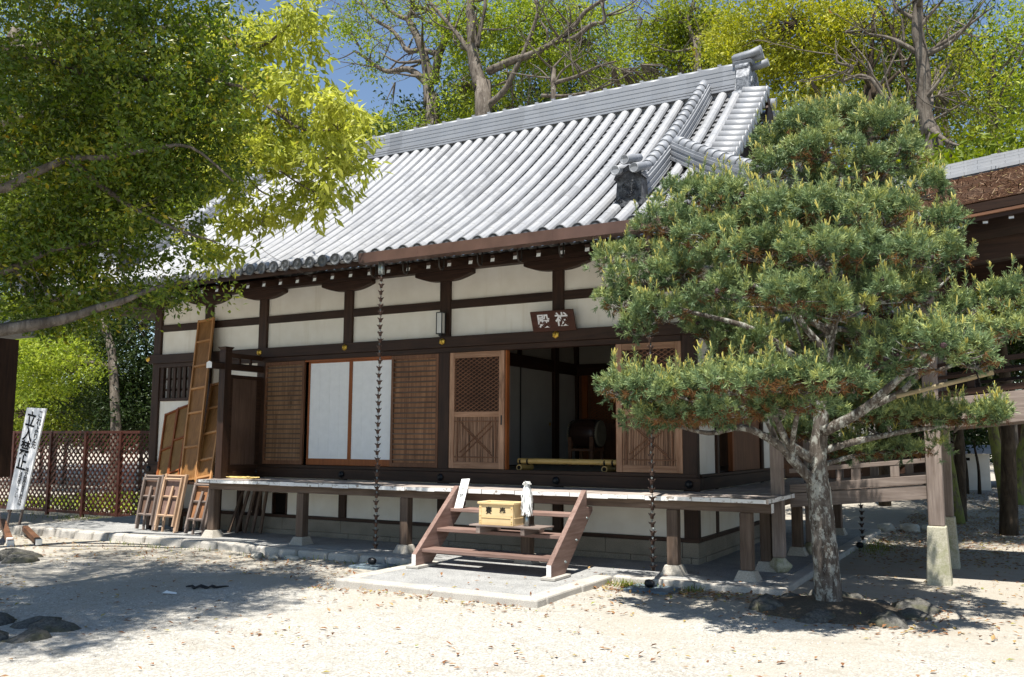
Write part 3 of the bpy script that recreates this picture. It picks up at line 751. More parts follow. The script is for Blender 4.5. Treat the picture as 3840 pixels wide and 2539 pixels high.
# gutter with hooks
m=MB(); g0_,g1_=-4.17,.35
m.box(g0_,g1_,-1.80,-1.79,3.965,4.105); m.box(g0_,g1_,-1.63,-1.62,3.965,4.095); m.box(g0_,g1_,-1.789,-1.631,3.965,3.975)
m.box(g0_,g0_+.008,-1.789,-1.631,3.976,4.10); m.box(g1_-.008,g1_,-1.789,-1.631,3.976,4.10)
for x in (-3.2,-2.2,-1.2,-.2): m.box(x-.02,x+.02,-1.8025,-1.8002,3.967,4.103)
gu=m.build('gutter',M['copper'],HALL,bevel=.003)
for x in (-4.10,-3.55,-2.96,-2.36,-1.77,-1.18,-.60):
    m=MB(); m.tube([(x,-1.50,4.0),(x,-1.50,3.86),(x,-1.53,3.815),(x,-1.575,3.81),(x,-1.61,3.85),(x,-1.615,3.97)],.012,6); m.build('gutter_hook',M['hook'],gu)
for x in (-3.84,.02):
    m=MB(); m.tube([(x,-1.71,3.964),(x,-1.71,3.80)],[.045,.045],12); m.build('gutter_outlet',M['zinc'] if x<-1 else M['copper'],gu)
# ================================================================== ground, paving
def gz(x,y): return -.075+.006*max(-12,min(3,x))+.024*max(0,y-7)
def grid(name, xs, ys, zf, mat):
    xs=np.asarray(xs); ys=np.asarray(ys); nx=len(xs); ny=len(ys)
    v=[(x,y,zf(x,y)) for y in ys for x in xs]
    f=[(j*nx+i,j*nx+i+1,(j+1)*nx+i+1,(j+1)*nx+i) for j in range(ny-1) for i in range(nx-1)]
    return raw_mesh(name,v,f,mat,smooth=True)
def seq(*parts): return sorted(set(round(float(x),4) for p in parts for x in np.linspace(*p)))
def gnd(x,y):
    z=gz(x,y)
    if -12<x<8 and y<0: z+=.006*math.sin(x*3.1+y*1.3)+.005*math.sin(y*4.7-x*2.2)
    if y>45 or x<-45 or x>45: z+= .02*max(y-45,abs(x)-45,0)
    return z
tag(grid('gravel_ground',seq((-160,-20,20),(-20,12,161),(12,160,20)),seq((-60,-16,8),(-16,10,131),(10,200,30)),gnd,M['ground']),'pale gravel court scattered with dry leaves','ground',kind='structure')
PXL,PXR=-12.2,1.38
m=MB()
m.box(PXL+.2,PXR-.2,-1.25,6.05,-.4,-.004); m.box(-2.98,-.78,-3.10,-1.252,-.4,-.006)
tag(m.build('paving',M['pave']),'dark washed gravel paving around the hall','paving',kind='structure')
m=MB()
def kerb(x0,x1,y0,y1,ax,st=1.6):
    a,b=(x0,x1) if ax=='x' else (y0,y1)
    n=max(1,round((b-a)/st))
    for i in range(n):
        p=a+(b-a)*i/n+.003; q=a+(b-a)*(i+1)/n-.003; j=random.uniform(-.012,.012); k=random.uniform(-.004,.004)
        if ax=='x': m.box(p,q,y0+j,y1,-.4,k)
        else: m.box(x0,x1+j,p,q,-.4,k)
kerb(-.58,PXR,-1.45,-1.252,'x',1.0); kerb(PXR-.2,PXR,-1.25,6.25,'y',1.5); kerb(PXL,PXR-.2,6.052,6.25,'x')
kerb(-3.18,-.58,-3.30,-3.102,'x',1.3); kerb(-.778,-.58,-3.10,-1.455,'y',.9); kerb(-3.18,-2.982,-3.10,-1.46,'y',.9)
tag(m.build('kerb',M['kerb'],bevel=.02),'pale granite kerb edging the paving','kerb',kind='structure')
# rounded field-stone kerb along the left half
m=MB(); x=PXL
while x<-3.2:
    e=min(-3.19,x+random.uniform(.28,.62)); t=(x-PXL)/9; y0=-1.45-.06*math.sin(x*.9)-.05*random.random()
    m.hexa([(x+.004,y0-.05,-.4),(e-.004,y0-.04*random.random(),-.4),(e-.004,-1.252,-.4),(x+.004,-1.252,-.4),
            (x+.006,y0+.02,-.004),(e-.006,y0+.02,-.003),(e-.004,-1.252,-.002),(x+.004,-1.252,-.002)]); x=e
tag(m.build('rough_kerb',M['kerb'],bevel=.035),'row of rough granite kerb stones along the shaded paving','kerb',kind='structure')
m=MB(); m.box(PXL-.0,PXL+.197,-1.2,6.05,-.4,-.002); tag(m.build('end_kerb',M['kerb'],bevel=.02),'granite kerb closing the far end of the paving','kerb',kind='structure')

# ================================================================== wooden steps
T=thing('wooden_steps','red brown wooden steps of three treads leaning on the veranda','steps',(-1.98,-1.6,0))
poly=[(-2.15,.03),(-1.80,.03),(-1.02,.70),(-1.02,.748),(-1.195,.748),(-1.195,.955),(-1.215,.955),(-2.15,.165)]
for x0,x1 in ((-2.935,-2.872),(-1.08,-1.017)):
    m=MB(); m.prism(poly,'x',x0,x1); s=m.build('stringer',M['step_y'],T,bevel=.005)
    m=MB(); m.box(x0+.003,x1-.003,-2.1535,-2.1505,.034,.162); m.build('painted_end',M['whitepaint'],s)
    m=MB(); m.box(x0-.06,x1+.06,-2.19,-1.76,-.002,.03); m.build('shim_stone',M['kerb'],s,bevel=.006)
    if x0>-2:
        for y,z in ((-1.80,.165),(-1.50,.385),(-1.20,.62)):
            m=MB(); m.lathe((x1,y,z),[(.016,-.004),(.016,.006),(.011,.007),(.009,.022)],8,axis='x'); m.build('bolt',M['zinc'],s)
for y,z in ((-2.03,.222),(-1.71,.447),(-1.40,.676)):
    m=MB(); m.box(-2.871,-1.081,y,y+.28,z-.043,z); m.build('tread',M['step_x'],T,bevel=.005)
# stand, offering box, paper wand, notice
T=thing('offering_stand','thin grey plank on two joists resting on the middle tread','stand',(-1.7,-1.75,.447))
m=MB(); m.box(-2.22,-1.25,-1.98,-1.62,.530,.548); m.build('plank',M['grey_x'],T,bevel=.003)
for x in (-2.10,-1.49): 
    m=MB(); m.box(x-.027,x+.027,-1.97,-1.46,.448,.529); m.build('joist',M['grey_y'],T,bevel=.004)
OB=thing('offertory_box','small pale cypress offertory box lettered in black on the grey plank','box',(-1.86,-1.83,.549))
def Bx(name,mat,parent,*bs,bevel=.003):
    m=MB()
    for b in bs: m.box(*b)
    return m.build(name,mat,parent,bevel=bevel)
bx0,bx1,by0,by1=-2.09,-1.62,-1.955,-1.70
Bx('front_board',M['cypress'],OB,(bx0,bx1,by0,by0+.02,.549,.795),(bx0+.03,bx1-.03,by0-.006,by0-.001,.548+.085,.64),(bx0,bx0+.035,by0-.008,by0-.001,.549,.795),(bx1-.035,bx1,by0-.008,by0-.001,.549,.795))
Bx('side_board',M['cypress'],OB,(bx0,bx0+.02,by0+.022,by1-.022,.549,.795)); Bx('side_board',M['cypress'],OB,(bx1-.02,bx1,by0+.022,by1-.022,.549,.795),(bx1,bx1+.006,by0+.02,by1-.02,.63,.64))
Bx('back_board',M['cypress'],OB,(bx0,bx1,by1-.02,by1,.549,.795)); Bx('bottom_board',M['cypress'],OB,(bx0+.021,bx1-.021,by0+.021,by1-.021,.551,.565))
Bx('rim',M['cypress'],OB,(bx0-.018,bx1+.018,by0-.018,by0+.03,.796,.822),(bx0-.018,bx1+.018,by1-.03,by1+.018,.796,.822),(bx0-.018,bx0+.03,by0+.031,by1-.031,.796,.822),(bx1-.03,bx1+.018,by0+.031,by1-.031,.796,.822))
m=MB()
for i in range(7): y=by0+.045+i*.027; m.prism([(y-.008,.790),(y+.008,.790),(y,.802)],'x',bx0+.03,bx1-.03)
m.build('coin_grille',M['cypress'],OB)
m=MB()
for x in (bx0+.017,bx1-.017):
    for z in (.575,.60,.66,.755): m.lathe((x,by0-.0085,z),[(.0065,0),(.005,-.004),(.001,-.006)],8,axis='y')
m.build('brass_stud',M['gold'],OB)
text('lettering','賽',.088,M['ink'],(-1.955,by0-.0025,.715),(1,0,0),(0,0,1),OB,.0012,.0008)
text('lettering','奉',.088,M['ink'],(-1.765,by0-.0025,.715),(1,0,0),(0,0,1),OB,.0012,.0008)
WD=thing('paper_wand','white paper streamer wand standing upright beside the offertory box','ritual wand',(-1.50,-1.84,.549))
m=MB(); m.lathe((-1.50,-1.84,.549),[(.028,0),(.028,.10),(.024,.105),(.024,.13)],14); m.tube([(-1.50,-1.84,.68),(-1.50,-1.84,1.03)],.012,8); m.build('holder',M['zinc'],WD)
m=MB()
for i in range(130):
    a=random.uniform(0,6.283); r=random.uniform(.028,.060); zt=random.uniform(.92,1.06); zb=random.uniform(.665,.74) if random.random()<.8 else random.uniform(.74,.85)
    w=random.uniform(.011,.018); n=7; ph=random.uniform(0,6); tx,ty=-math.sin(a),math.cos(a); pv=[]
    for k in range(n):
        t=k/(n-1); rr=r*(.78+.42*min(1,t*2.0))+.006*math.sin(ph+t*9); z=zt+(zb-zt)*t
        if k==0: rr=min(rr,.022)
        c=Vector((-1.50+rr*math.cos(a),-1.84+rr*math.sin(a),z)); s_=.008*math.sin(ph*2+t*14)
        pv.append((c+Vector((tx*(w/2+s_),ty*(w/2+s_),0)),c+Vector((tx*(-w/2+s_),ty*(-w/2+s_),0))))
    for k in range(n-1): m.add([pv[k][0],pv[k][1],pv[k+1][1],pv[k+1][0]],[(0,1,2,3)])
for i in range(60):
    a=random.uniform(0,6.28); e=random.uniform(0,1.2); r=.044
    c=Vector((-1.50+r*math.cos(a)*math.cos(e),-1.84+r*math.sin(a)*math.cos(e),1.03+.04*math.sin(e)))
    u=Vector((random.gauss(0,1),random.gauss(0,1),random.gauss(0,1))).normalized()*.012; w=u.cross(Vector((0,0,1)))
    m.add([c-u-w,c+u-w,c+u+w,c-u+w],[(0,1,2,3)])
m.build('paper_streamers',M['paper'],WD)
NS=thing('no_shoes_notice','narrow white notice board in black characters propped on the top tread','notice',(-2.76,-1.35,.676))
b=Vector((-2.765,-1.37,.676)); tp=Vector((-2.80,-1.145,1.045)); ud=(tp-b).normalized(); xd=Vector((1,-.0,0)); xd=(xd-ud*xd.dot(ud)).normalized(); nd=xd.cross(ud)
m=MB(); m.beam(b,tp,.125,.012,0,up=nd); m.build('board',M['whitepaint'],NS,bevel=.004)
if nd.y>0: nd=-nd
for i,ch in enumerate('土足禁止'): text('lettering',ch,.062,M['ink'],b.lerp(tp,.86-.225*i)+nd*.0075,xd,ud,NS,.0002,.0004)
# name plaque over the door
PQ=thing('name_plaque','dark wooden name plaque with two white carved characters above the open doorway','plaque',(-2.015,-.07,3.10))
b=Vector((-2.015,-.075,3.098)); tp=Vector((-2.015,-.185,3.375)); ud=(tp-b).normalized(); xd=Vector((1,0,0)); nd=xd.cross(ud)
m=MB(); m.beam(b,tp,.675,.03,0,up=nd); pb=m.build('board',M['plaque'],PQ,bevel=.004)
if nd.y>0: nd=-nd
c=b.lerp(tp,.5)+nd*.016
text('lettering','殿',.205,M['signwhite'],c+xd*-.145+ud*-.005,xd,ud,PQ,.0045,.001); text('lettering','祓',.205,M['signwhite'],c+xd*.145+ud*.005,xd,ud,PQ,.0045,.001)
m=MB(); m.tube([tp+Vector((0,.0,-.02)),(-2.015,-.002,3.30)],.008,6); m.build('hanger',M['iron'],PQ)
# lantern
LN=thing('wall_lantern','slim black framed lantern with milky glass on a post','lantern',(-3.935,-.002,3.33))
x0,x1,y0,y1,z0,z1=-3.995,-3.885,-.155,-.055,3.165,3.475
Bx('frame',M['black'],LN,*[(x,x+.014,y,y+.014,z0,z1) for x in (x0,x1-.014) for y in (y0,y1-.014)],(x0,x1,y0,y1,z0-.014,z0),(x0,x1,y0,y1,z1,z1+.014),(x0+.04,x1-.04,y1,-.0,3.40,3.43),(x0+.03,x1-.03,y0+.03,y1-.03,z0-.04,z0-.0145))
Bx('glass',M['lampglass'],LN,(x0+.008,x1-.008,y0+.006,y1-.006,z0+.001,z1-.001))
# ================================================================== rain chains
def cup_mesh():
    m=MB(); m.lathe((0,0,0),[(.012,-.028),(.019,-.024),(.021,0),(.026,.012),(.034,.026),(.031,.026),(.022,.006)],10,0)
    for k in range(5):
        a=2*math.pi*k/5; m.tube([(.024*math.cos(a),.024*math.sin(a),.012),(.036*math.cos(a),.036*math.sin(a),.03),(.043*math.cos(a),.043*math.sin(a),.037)],[.007,.006,.002],5,0)
    m.tube([(0,0,.0),(.004,0,.035),(0,0,.072)],.005,6,1); m.tube([(.013,0,.05),(0,.013,.056),(-.013,0,.05),(0,-.013,.044),(.013,0,.05)],.003,5,1,caps=False)
    return m
def rain_chain(x,y,ztop,zbot,label,weight=True):
    ch=thing('rain_chain',label,'rain chain',(x,y,zbot),'rain chains')
    c0=cup_mesh().build('cup',[M['bronze'],M['zinc']],None); c0.parent=ch
    n=int((ztop-zbot-.12)/.094); c0.location=(0,0,ztop-zbot-.07)
    for k in range(1,n):
        c=dup(c0,ch); c.location=(.004*math.sin(k*1.7),.004*math.cos(k*2.1),ztop-zbot-.07-.094*k); c.rotation_euler=(.05*math.sin(k*2.9),.05*math.cos(k*1.3),k*.9)
    if weight:
        m=MB(); m.lathe((x-.035,y-.02,zbot+.048),[(.02,-.055),(.038,-.044),(.047,-.008),(.043,.028),(.028,.044),(.032,.05),(.02,.05),(.018,.03)],14,axis='x'); m.build('ballast_pot',M['iron'],ch)
    return ch
g1=gz(-3.8,-1.8); g2=gz(0,-1.75)
rain_chain(-3.84,-1.71,3.80,g1+.02,'bronze cup rain chain hanging in front of the white paper screens')
rain_chain(.02,-1.71,3.80,g2+.02,'bronze cup rain chain hanging between the steps and the pine')
rain_chain(1.47,3.4,3.75,gz(1.47,3.4)+.02,'dark rain chain hanging beneath the covered corridor behind the pine')
m=MB(); m.box(-.25,.27,-1.95,-1.50,g2-.03,g2+.022); tag(m.build('drain_slab',M['slate'],loc=(0,-1.72,g2),bevel=.004),'blue grey slate slab under the rain chain near the pine','slab',group='drain slabs')
m=MB(); m.box(-4.08,-3.60,-1.96,-1.53,g1-.03,g1+.022); tag(m.build('drain_slab',M['slate'],loc=(-3.84,-1.74,g1),bevel=.004),'slate slab half hidden beside the shaded rough kerb','slab',group='drain slabs')
# ================================================================== doorway: bamboo barrier and drum
T=thing('bamboo_barrier','low bamboo pole barrier lying across the open doorway','barrier',(-2.05,.30,1.136))
def bamboo(m,a,b,r,n):
    a=Vector(a);b=Vector(b); pts=[];rd=[]
    for i in range(n):
        for t,k in ((0,1.0),(.03,1.0),(.5,.95),(.97,1.0),(.985,1.1)): pts.append(a.lerp(b,(i+t)/n)); rd.append(r*k)
    pts.append(b); rd.append(r); m.tube(pts,rd,12)
m=MB(); bamboo(m,(-2.80,.30,1.258),(-1.14,.30,1.258),.042,5); m.build('pole',M['bamboo'],T)
for x in (-2.70,-1.36):
    m=MB(); bamboo(m,(x,.13,1.168),(x,.50,1.168),.043,1); o=m.build('foot',M['bamboo'],T)
    m=MB(); m.lathe((x,.125,1.168),[(.030,0),(.030,.006)],12,axis='y'); m.build('hollow',M['void'],o)
    m=MB()
    for dx in (-.06,.06): m.lathe((x+dx,.30,1.25),[(.046,-.012),(.047,.012)],14,axis='x')
    m.build('tie',M['rope_k'],o)
T=thing('drum','large barrel drum on a four legged stand inside the dim room','drum',(-2.85,2.8,1.126))
m=MB(); m.lathe((-2.85,2.8,1.68),[(.215,-.27),(.245,-.15),(.255,0),(.245,.15),(.215,.27)],28,axis='x'); m.build('barrel',M['drumbody'],T)
m=MB(); m.lathe((-2.85,2.8,1.68),[(.222,.235),(.224,.272),(.20,.283)],28,axis='x'); h=m.build('drumhead',M['hide'],T); m=MB(); m.lathe((-2.85,2.8,1.68),[(.20,-.283),(.224,-.272),(.222,-.235)],28,axis='x'); m.build('drumhead',M['hide'],T)
m=MB()
for s in (-1,1):
    for k in range(32):
        a=2*math.pi*k/32
        for q in (0,1): m.lathe((-2.85+s*(.245-.018*q),2.8+.226*math.cos(a+q*.1),1.68+.226*math.sin(a+q*.1)),[(.008,-.008),(.008,.008)],6,axis='x')
m.build('studs',M['black'],T)
m=MB()
for x in (-3.06,-2.66):
    m.box(x-.03,x+.03,2.56,3.04,1.38,1.425); m.prism([(2.56,1.425),(2.65,1.425),(2.62,1.55),(2.56,1.62)],'x',x-.03,x+.03); m.prism([(3.04,1.425),(2.95,1.425),(2.98,1.55),(3.04,1.62)],'x',x-.03,x+.03)
m.box(-3.03,-2.69,2.57,2.61,1.385,1.42); m.build('cradle',M['brown_x'],T)
for x in (-3.06,-2.66):
    for y in (2.585,3.015): Bx('leg',M['brown_z'],T,(x-.025,x+.025,y-.025,y+.025,1.126,1.379))
# ================================================================== leaning boards and trestles at the left end
def leaning(name,label,foot,top,w,bars,frame,panel,group,lit=None):
    foot=Vector(foot); top=Vector(top); T=thing(name,label,'panel',foot,group)
    ud=(top-foot).normalized(); xd=Vector((1,0,0)); xd=(xd-ud*xd.dot(ud)).normalized(); nd=xd.cross(ud)
    if nd.y>0: nd=-nd
    P=lambda u,t,h=0: foot+xd*u+ (top-foot)*t + nd*h
    m=MB(); m.beam(P(0,.005,-.004),P(0,.995,-.004),w-.02,.008,0,up=nd); m.build('sheet',M[panel],T)
    for s in (-1,1): m=MB(); m.beam(P(s*(w/2-.016),0,.008),P(s*(w/2-.016),1,.008),.032,.04,0,up=nd); m.build('stile',M[frame+'_z'],T,bevel=.003)
    for t in bars: m=MB(); m.beam(P(-w/2+.033,t,.009),P(w/2-.033,t,.009),.034,.036,0,up=nd); m.build('crossbar',M[frame+'_x'],T,bevel=.003)
leaning('plywood_board','short plywood board leaning at the far left of the white wall',(-9.39,-.58,.832),(-9.885,-.045,2.05),.31,(.012,.45,.985),'orange','ply','boards leaning on the hall')
leaning('plywood_board','mid height plywood board leaning left of the tallest ladder board',(-9.14,-.58,.832),(-9.555,-.045,2.15),.30,(.012,.12,.55,.985),'orange','ply','boards leaning on the hall')
leaning('ladder_board','tallest narrow ladder backed board reaching up to the eave band',(-8.73,-.60,.832),(-9.055,-.07,3.715),.40,(.012,.205,.41,.56,.70,.855,.99),'new','board_z','boards leaning on the hall')
leaning('ladder_board','ladder backed board half hidden behind the veranda side screen',(-8.36,-.60,.832),(-8.70,-.05,2.56),.36,(.012,.05,.22,.48,.737,.985),'new','board_z','boards leaning on the hall')
T=thing('storage_bench','dark timber bench behind the trestles carrying the leaning boards','bench',(-9.1,-.35,0))
Bx('bench_top',M['dark_x'],T,(-9.72,-7.9,-.66,-.07,.79,.83))
for x in (-9.66,-8.9,-8.0):
    for y in (-.60,-.12): Bx('leg',M['dark_z'],T,(x-.04,x+.04,y-.04,y+.04,0,.789))
Bx('stretcher',M['dark_x'],T,(-9.62,-8.04,-.62,-.58,.25,.33))
def trestle(label,x0,x1,fy,ty,h,frame,board):
    T=thing('folding_trestle',label,'trestle',((x0+x1)/2,fy,0),'folding trestles')
    Q=lambda x,t,o=0: Vector((x,fy+(ty-fy)*t-o,h*t+o*.3))
    for x in (x0,x1):
        Bb=MB(); Bb.beam(Q(x,.02),Q(x,1),.04,.055,0,up=(0,-1,0)); Bb.build('rear_leg',M[frame+'_z'],T,bevel=.004)
        s=1 if x==x0 else -1
        Bb=MB(); Bb.beam(Q(x+s*.035-s*.0,.09,.05),Q(x+s*.035,.93,.05),.036,.045,0,up=(0,-1,0)); Bb.build('front_leg',M[frame+'_z'],T,bevel=.004)
    for t,o in ((.97,0),(.27,.05),(.90,.05),(.60,.02)): m=MB(); m.beam(Q(x0+.02,t,o),Q(x1-.02,t,o),.045,.03,0,up=(0,-.3,1)); m.build('crossbar',M[frame+'_x'],T,bevel=.003)
    m=MB(); m.beam(Q((x0+x1)/2,.30),Q((x0+x1)/2,.96),x1-x0-.06,.012,0,up=(0,-1,.3)); m.build('board',M[board],T)
    m=MB(); m.beam(Q((x0+x1)/2-.01,.25,.06),Q((x0+x1)/2+.03,.78,.05),.045,.03,0,up=(0,-1,0)); m.build('centre_strut',M[frame+'_z'],T,bevel=.003)
    for x in (x0+.10,x1-.10):
        m=MB(); m.beam(Q(x,.0,-.06),Q(x,.30,-.03),.03,.035,0,up=(0,-1,0)); m.build('short_leg',M[frame+'_z'],T)
trestle('grey and dark folding trestle farthest left under the short panels',-9.66,-9.22,-.86,-.70,.94,'grey','panel_gry')
for ax in 'xz': M['pale_'+ax]=wood('pale_sawn_timber_'+ax,(.34,.21,.13),(.55,.39,.27),ax,24,.65)
trestle('pale fresh wood folding trestle between the two other trestles',-9.15,-8.66,-.88,-.69,.955,'pale','step_z')
trestle('weathered folding trestle with red brown board beside the veranda corner',-8.35,-7.92,-.94,-.73,.875,'grey','slat')
for k in range(5):
    x=-7.98+.13*k; m=MB(); m.beam((x,-.36+.05*k,0.0),(x+.05,-.075,.80),.05,.03,0,up=(0,-1,0))
    o=tag(m.build('leaning_slat',M['vpost_z'],loc=(x,-.36+.05*k,0)),'thin brown slat leaning in the shade under the veranda corner','slat','slats stored under the veranda')
# rope heap on the veranda
T=thing('rope_heap','tangled heap of yellow and black rope on the veranda corner','rope',(-7.35,-.55,.918))
for nm,mt,N,cx,cy,sx,sy in (('yellow_rope','rope_y',3,-7.42,-.66,.34,.16),('black_rope','rope_k',2,-7.30,-.56,.14,.10)):
    m=MB()
    for k in range(N):
        pts=[]; ph=random.uniform(0,6)
        for i in range(40):
            t=i/39*6.28*2.2; pts.append((cx+sx*math.cos(t+ph)*(.5+.5*math.sin(t*.7+k))+.05*math.sin(t*3),cy+sy*math.sin(t*1.1+ph)*(.6+.4*math.cos(t*.9)),.924+.007*k+.006*(1+math.sin(t*2.3+k))))
        m.tube(pts,.0065,5)
    m.build(nm,M[mt],T)
# small meter box under the floor
m=MB(); m.box(-7.56,-7.44,-.03,.043,.66,.82); m.box(-7.565,-7.435,-.034,-.031,.72,.825); tag(m.build('meter_box',M['palerock'],loc=(-7.5,0,.66),bevel=.006),'small weathered meter box fixed to the white skirt wall under the veranda','box')
# ================================================================== lattice fence, shed, standing sign
T=thing('lattice_fence','red brown diagonal lattice fence left of the hall','fence',(-14.2,1.3,-.15))
fx0,fx1,fz0,fz1=-18.2,-11.4,-.02,1.66
for x in (-18.2,-16.85,-15.45,-14.22,-13.05,-11.85): Bx('post',M['red_lattice'],T,(x-.035,x+.035,1.27,1.34,-.25,1.70))
Bx('rail',M['red_lattice'],T,(fx0,fx1,1.285,1.325,1.66,1.72),(fx0,fx1,1.285,1.325,-.08,-.02))
m=MB()
for s,y in ((1,1.296),(-1,1.31)):
    for i in range(-20,80):
        ts=clipseg(fx0+i*.155,.8,.707,.707*s,fx0,fx1,fz0,fz1)
        if ts: 
            p=(fx0+i*.155+.707*ts[0],y,.8+.707*s*ts[0]); q=(fx0+i*.155+.707*ts[1],y,.8+.707*s*ts[1]); m.beam(p,q,.010,.042,0,up=(0,1,0)) if False else m.beam(p,q,.040,.010,0,up=(0,1,0))
m.build('diagonal_lattice',M['red_lattice'],T)
T=thing('dark_shed','dark timber shed with small eave cut by the left picture edge','shed',(-15.2,-.8,-.15))
XR=at(41,900,-.45).x
Bx('wall',M['dark_z'],T,(XR-2.2,XR-.06,-1.0,-.45,.78,3.55)); Bx('corner_post',M['dark_z'],T,(XR-.10,XR,-1.06,-.94,-.2,3.6)); Bx('corner_post',M['dark_z'],T,(XR-1.5,XR-1.4,-1.06,-.94,-.2,3.6))
Bx('low_rail',M['dark_x'],T,(XR-2.2,XR-.102,-1.03,-.96,.70,.82),(XR-2.2,XR-.102,-1.03,-.96,.10,.2),*[(XR-2.1+.2*i,XR-2.03+.2*i,-1.02,-.97,-.2,.70) for i in range(10)])
m=MB(); m.prism([(-1.25,3.62),(-.72,3.85),(-.2,3.62),(-.2,3.68),(-.72,3.93),(-1.25,3.68)],'x',XR-2.6,XR+.22); m.build('roof',M['tile_dark'],T)
Bx('window',M['innerwall'],T,(XR-1.6,XR-.35,-1.012,-1.002,2.85,3.4))
T=thing('standing_sign','tall white no entry board in black brush characters leaning sideways by the shed','sign',(-12.3,-1.30,gz(-12,-1.3)))
tl,tr,bl,br=Vector((-12.43,-1.22,2.12)),Vector((-11.85,-1.22,2.095)),Vector((-12.70,-1.32,.24)),Vector((-12.20,-1.32,.265))
m=MB(); t=Vector((0,.03,0)); m.hexa([bl,br,br+t,bl+t,tl,tr,tr+t,tl+t]); m.build('board',M['signwhite'],T,bevel=.004)
for a,b in ((bl,tl),(br,tr)):
    d=(b-a).normalized(); s=1 if a is bl else -1; p=a+Vector((s*.06,.045,0)); m=MB(); m.beam(p-d*(.42),p+d*.5,.04,.03,0,up=(0,1,0)); m.build('leg',M['grey_z'],T)
ud=((tl+tr)-(bl+br)).normalized(); xd=(tr-tl).normalized(); xd=(xd-ud*xd.dot(ud)).normalized(); fn=xd.cross(ud); fn=fn if fn.y<0 else -fn
def SP(u,v): return bl.lerp(br,u).lerp(tl.lerp(tr,u),v)+fn*.004
for i,ch in enumerate('立入禁止'): text('lettering',ch,.30,M['ink'],SP(.36,.875-.142*i),xd,ud,T,.006,.001)
for i,ch in enumerate('これより先'): text('lettering',ch,.155,M['ink'],SP(.80,.935-.075*i),xd,ud,T,.001,.001)
for i,ch in enumerate('神宮関係者以外は'): text('lettering',ch,.115,M['ink'],SP(.74,.385-.046*i),xd,ud,T,.0,.001)
for i,ch in enumerate('ご遠慮下さい'): text('lettering',ch,.105,M['ink'],SP(.44,.385-.05*i),xd,ud,T,.0,.001)
# dark timbers with white ends, lying at the left edge
for (x,y,z,dx,dz),lb in zip(((-10.55,-2.75,.05,-1.6,.55),(-10.42,-2.62,-.06,-1.7,.15),(-10.25,-2.70,-.09,-1.6,.02),(-10.0,-2.40,-.08,-1.8,.05)),
    ('uppermost dark timber with white painted end at the left edge','dark white ended timber second from the top of the heap','dark timber with the lowest and largest white painted end','white ended timber lying a little apart to the right')):
    T=thing('timber',lb,'timber',(x,y,z),'timbers heaped at the left edge')
    a=Vector((x,y,z)); b=a+Vector((dx,.9,dz)); m=MB(); m.beam(a,b,.09,.09); m.build('shaft',M['brown_x'],T,bevel=.008)
    d=(a-b).normalized(); m=MB(); m.beam(a,a+d*.05,.094,.094); m.build('painted_end',M['whitepaint'],T,bevel=.008)
# ================================================================== covered corridor on the right
T=thing('covered_corridor','sloping covered corridor with bark thatched roof and weathered beams right of the hall','corridor',(2.75,1.1,-.06))
SL=.10
def sh(z,x): return z+SL*(x-2.7)
def gbox(m,x0,x1,y0,y1,z0,z1,mi=0):
    m.hexa([(x0,y0,sh(z0,x0)),(x1,y0,sh(z0,x1)),(x1,y1,sh(z0,x1)),(x0,y1,sh(z0,x0)),(x0,y0,sh(z1,x0)),(x1,y0,sh(z1,x1)),(x1,y1,sh(z1,x1)),(x0,y1,sh(z1,x0))],mi)
def GB(name,mat,*bs,bevel=.005,parent=None):
    m=MB()
    for b in bs: gbox(m,*b)
    return m.build(name,mat,parent or T,bevel=bevel)
for x,z1 in ((2.745,3.75),(5.6,4.0)):
    for y in (.285,1.86):
        m=MB(); m.box(x-.085,x+.085,y-.085,y+.085,.60,z1); o=m.build('pillar',M['gal_z'],T,bevel=.012)
        m=MB(); m.frus(x,y,-.2,.60,.275,.275,.20,.20); m.build('stone_base',M['mosstone'],o,bevel=.015)
for x,y in ((1.03,-.10),(1.03,1.86)):
    m=MB(); m.box(x-.07,x+.07,y-.07,y+.07,.17,3.6 if y>0 else 3.55); o=m.build('column',M['gal_z'],T,bevel=.012)
    m=MB(); m.lathe((x,y,0),[(.10,-.005),(.155,.06),(.165,.09),(.10,.135),(.085,.17)],4,sm=False); m.build('bowl_base',M['mosstone'],o,bevel=.02)
for y0 in (.24,1.83):
    GB('floor_beam',M['gal_x'],(1.10,2.66,y0,y0+.07,.905,1.072))
    GB('sill_rail',M['gal_x'],(1.10,2.66,y0-.012,y0+.06,1.084,1.185)); GB('hand_rail',M['gal_x'],(1.10,2.66,y0,y0+.055,1.325,1.378))
    GB('baluster',M['gal_z'],(1.83,1.935,y0+.006,y0+.05,1.186,1.324),(1.845,1.92,y0+.006,y0+.05,1.379,1.44),bevel=.004); GB('baluster',M['gal_z'],(2.27,2.37,y0+.006,y0+.05,1.186,1.324)); GB('baluster',M['gal_z'],(1.38,1.48,y0+.006,y0+.05,1.186,1.324))
    for x0,x1 in ((2.835,5.51),(5.69,9)):
        GB('floor_beam',M['gal_x'],(x0,x1,y0-.06,y0+.10,1.70,2.045)); GB('sill_rail',M['dark_x'],(x0,x1,y0-.02,y0+.08,2.06,2.135)); GB('hand_rail',M['dark_x'],(x0,x1,y0,y0+.06,2.40,2.46)); GB('hand_rail',M['dark_x'],(x0,x1,y0+.005,y0+.055,2.27,2.31))  # upper railing in dark timber: its shade is put into the colour
        for k in range(3): GB('baluster',M['dark_z'],(x0+.3+.9*k,x0+.38+.9*k,y0+.01,y0+.05,2.136,2.62))
    GB('eave_beam',M['dark_x'],(1.2,9,y0-.02,y0+.12,3.58,3.82))
    GB('tie_beam',M['dark_x'],(1.2,9,y0-.0,y0+.09,3.25,3.36))
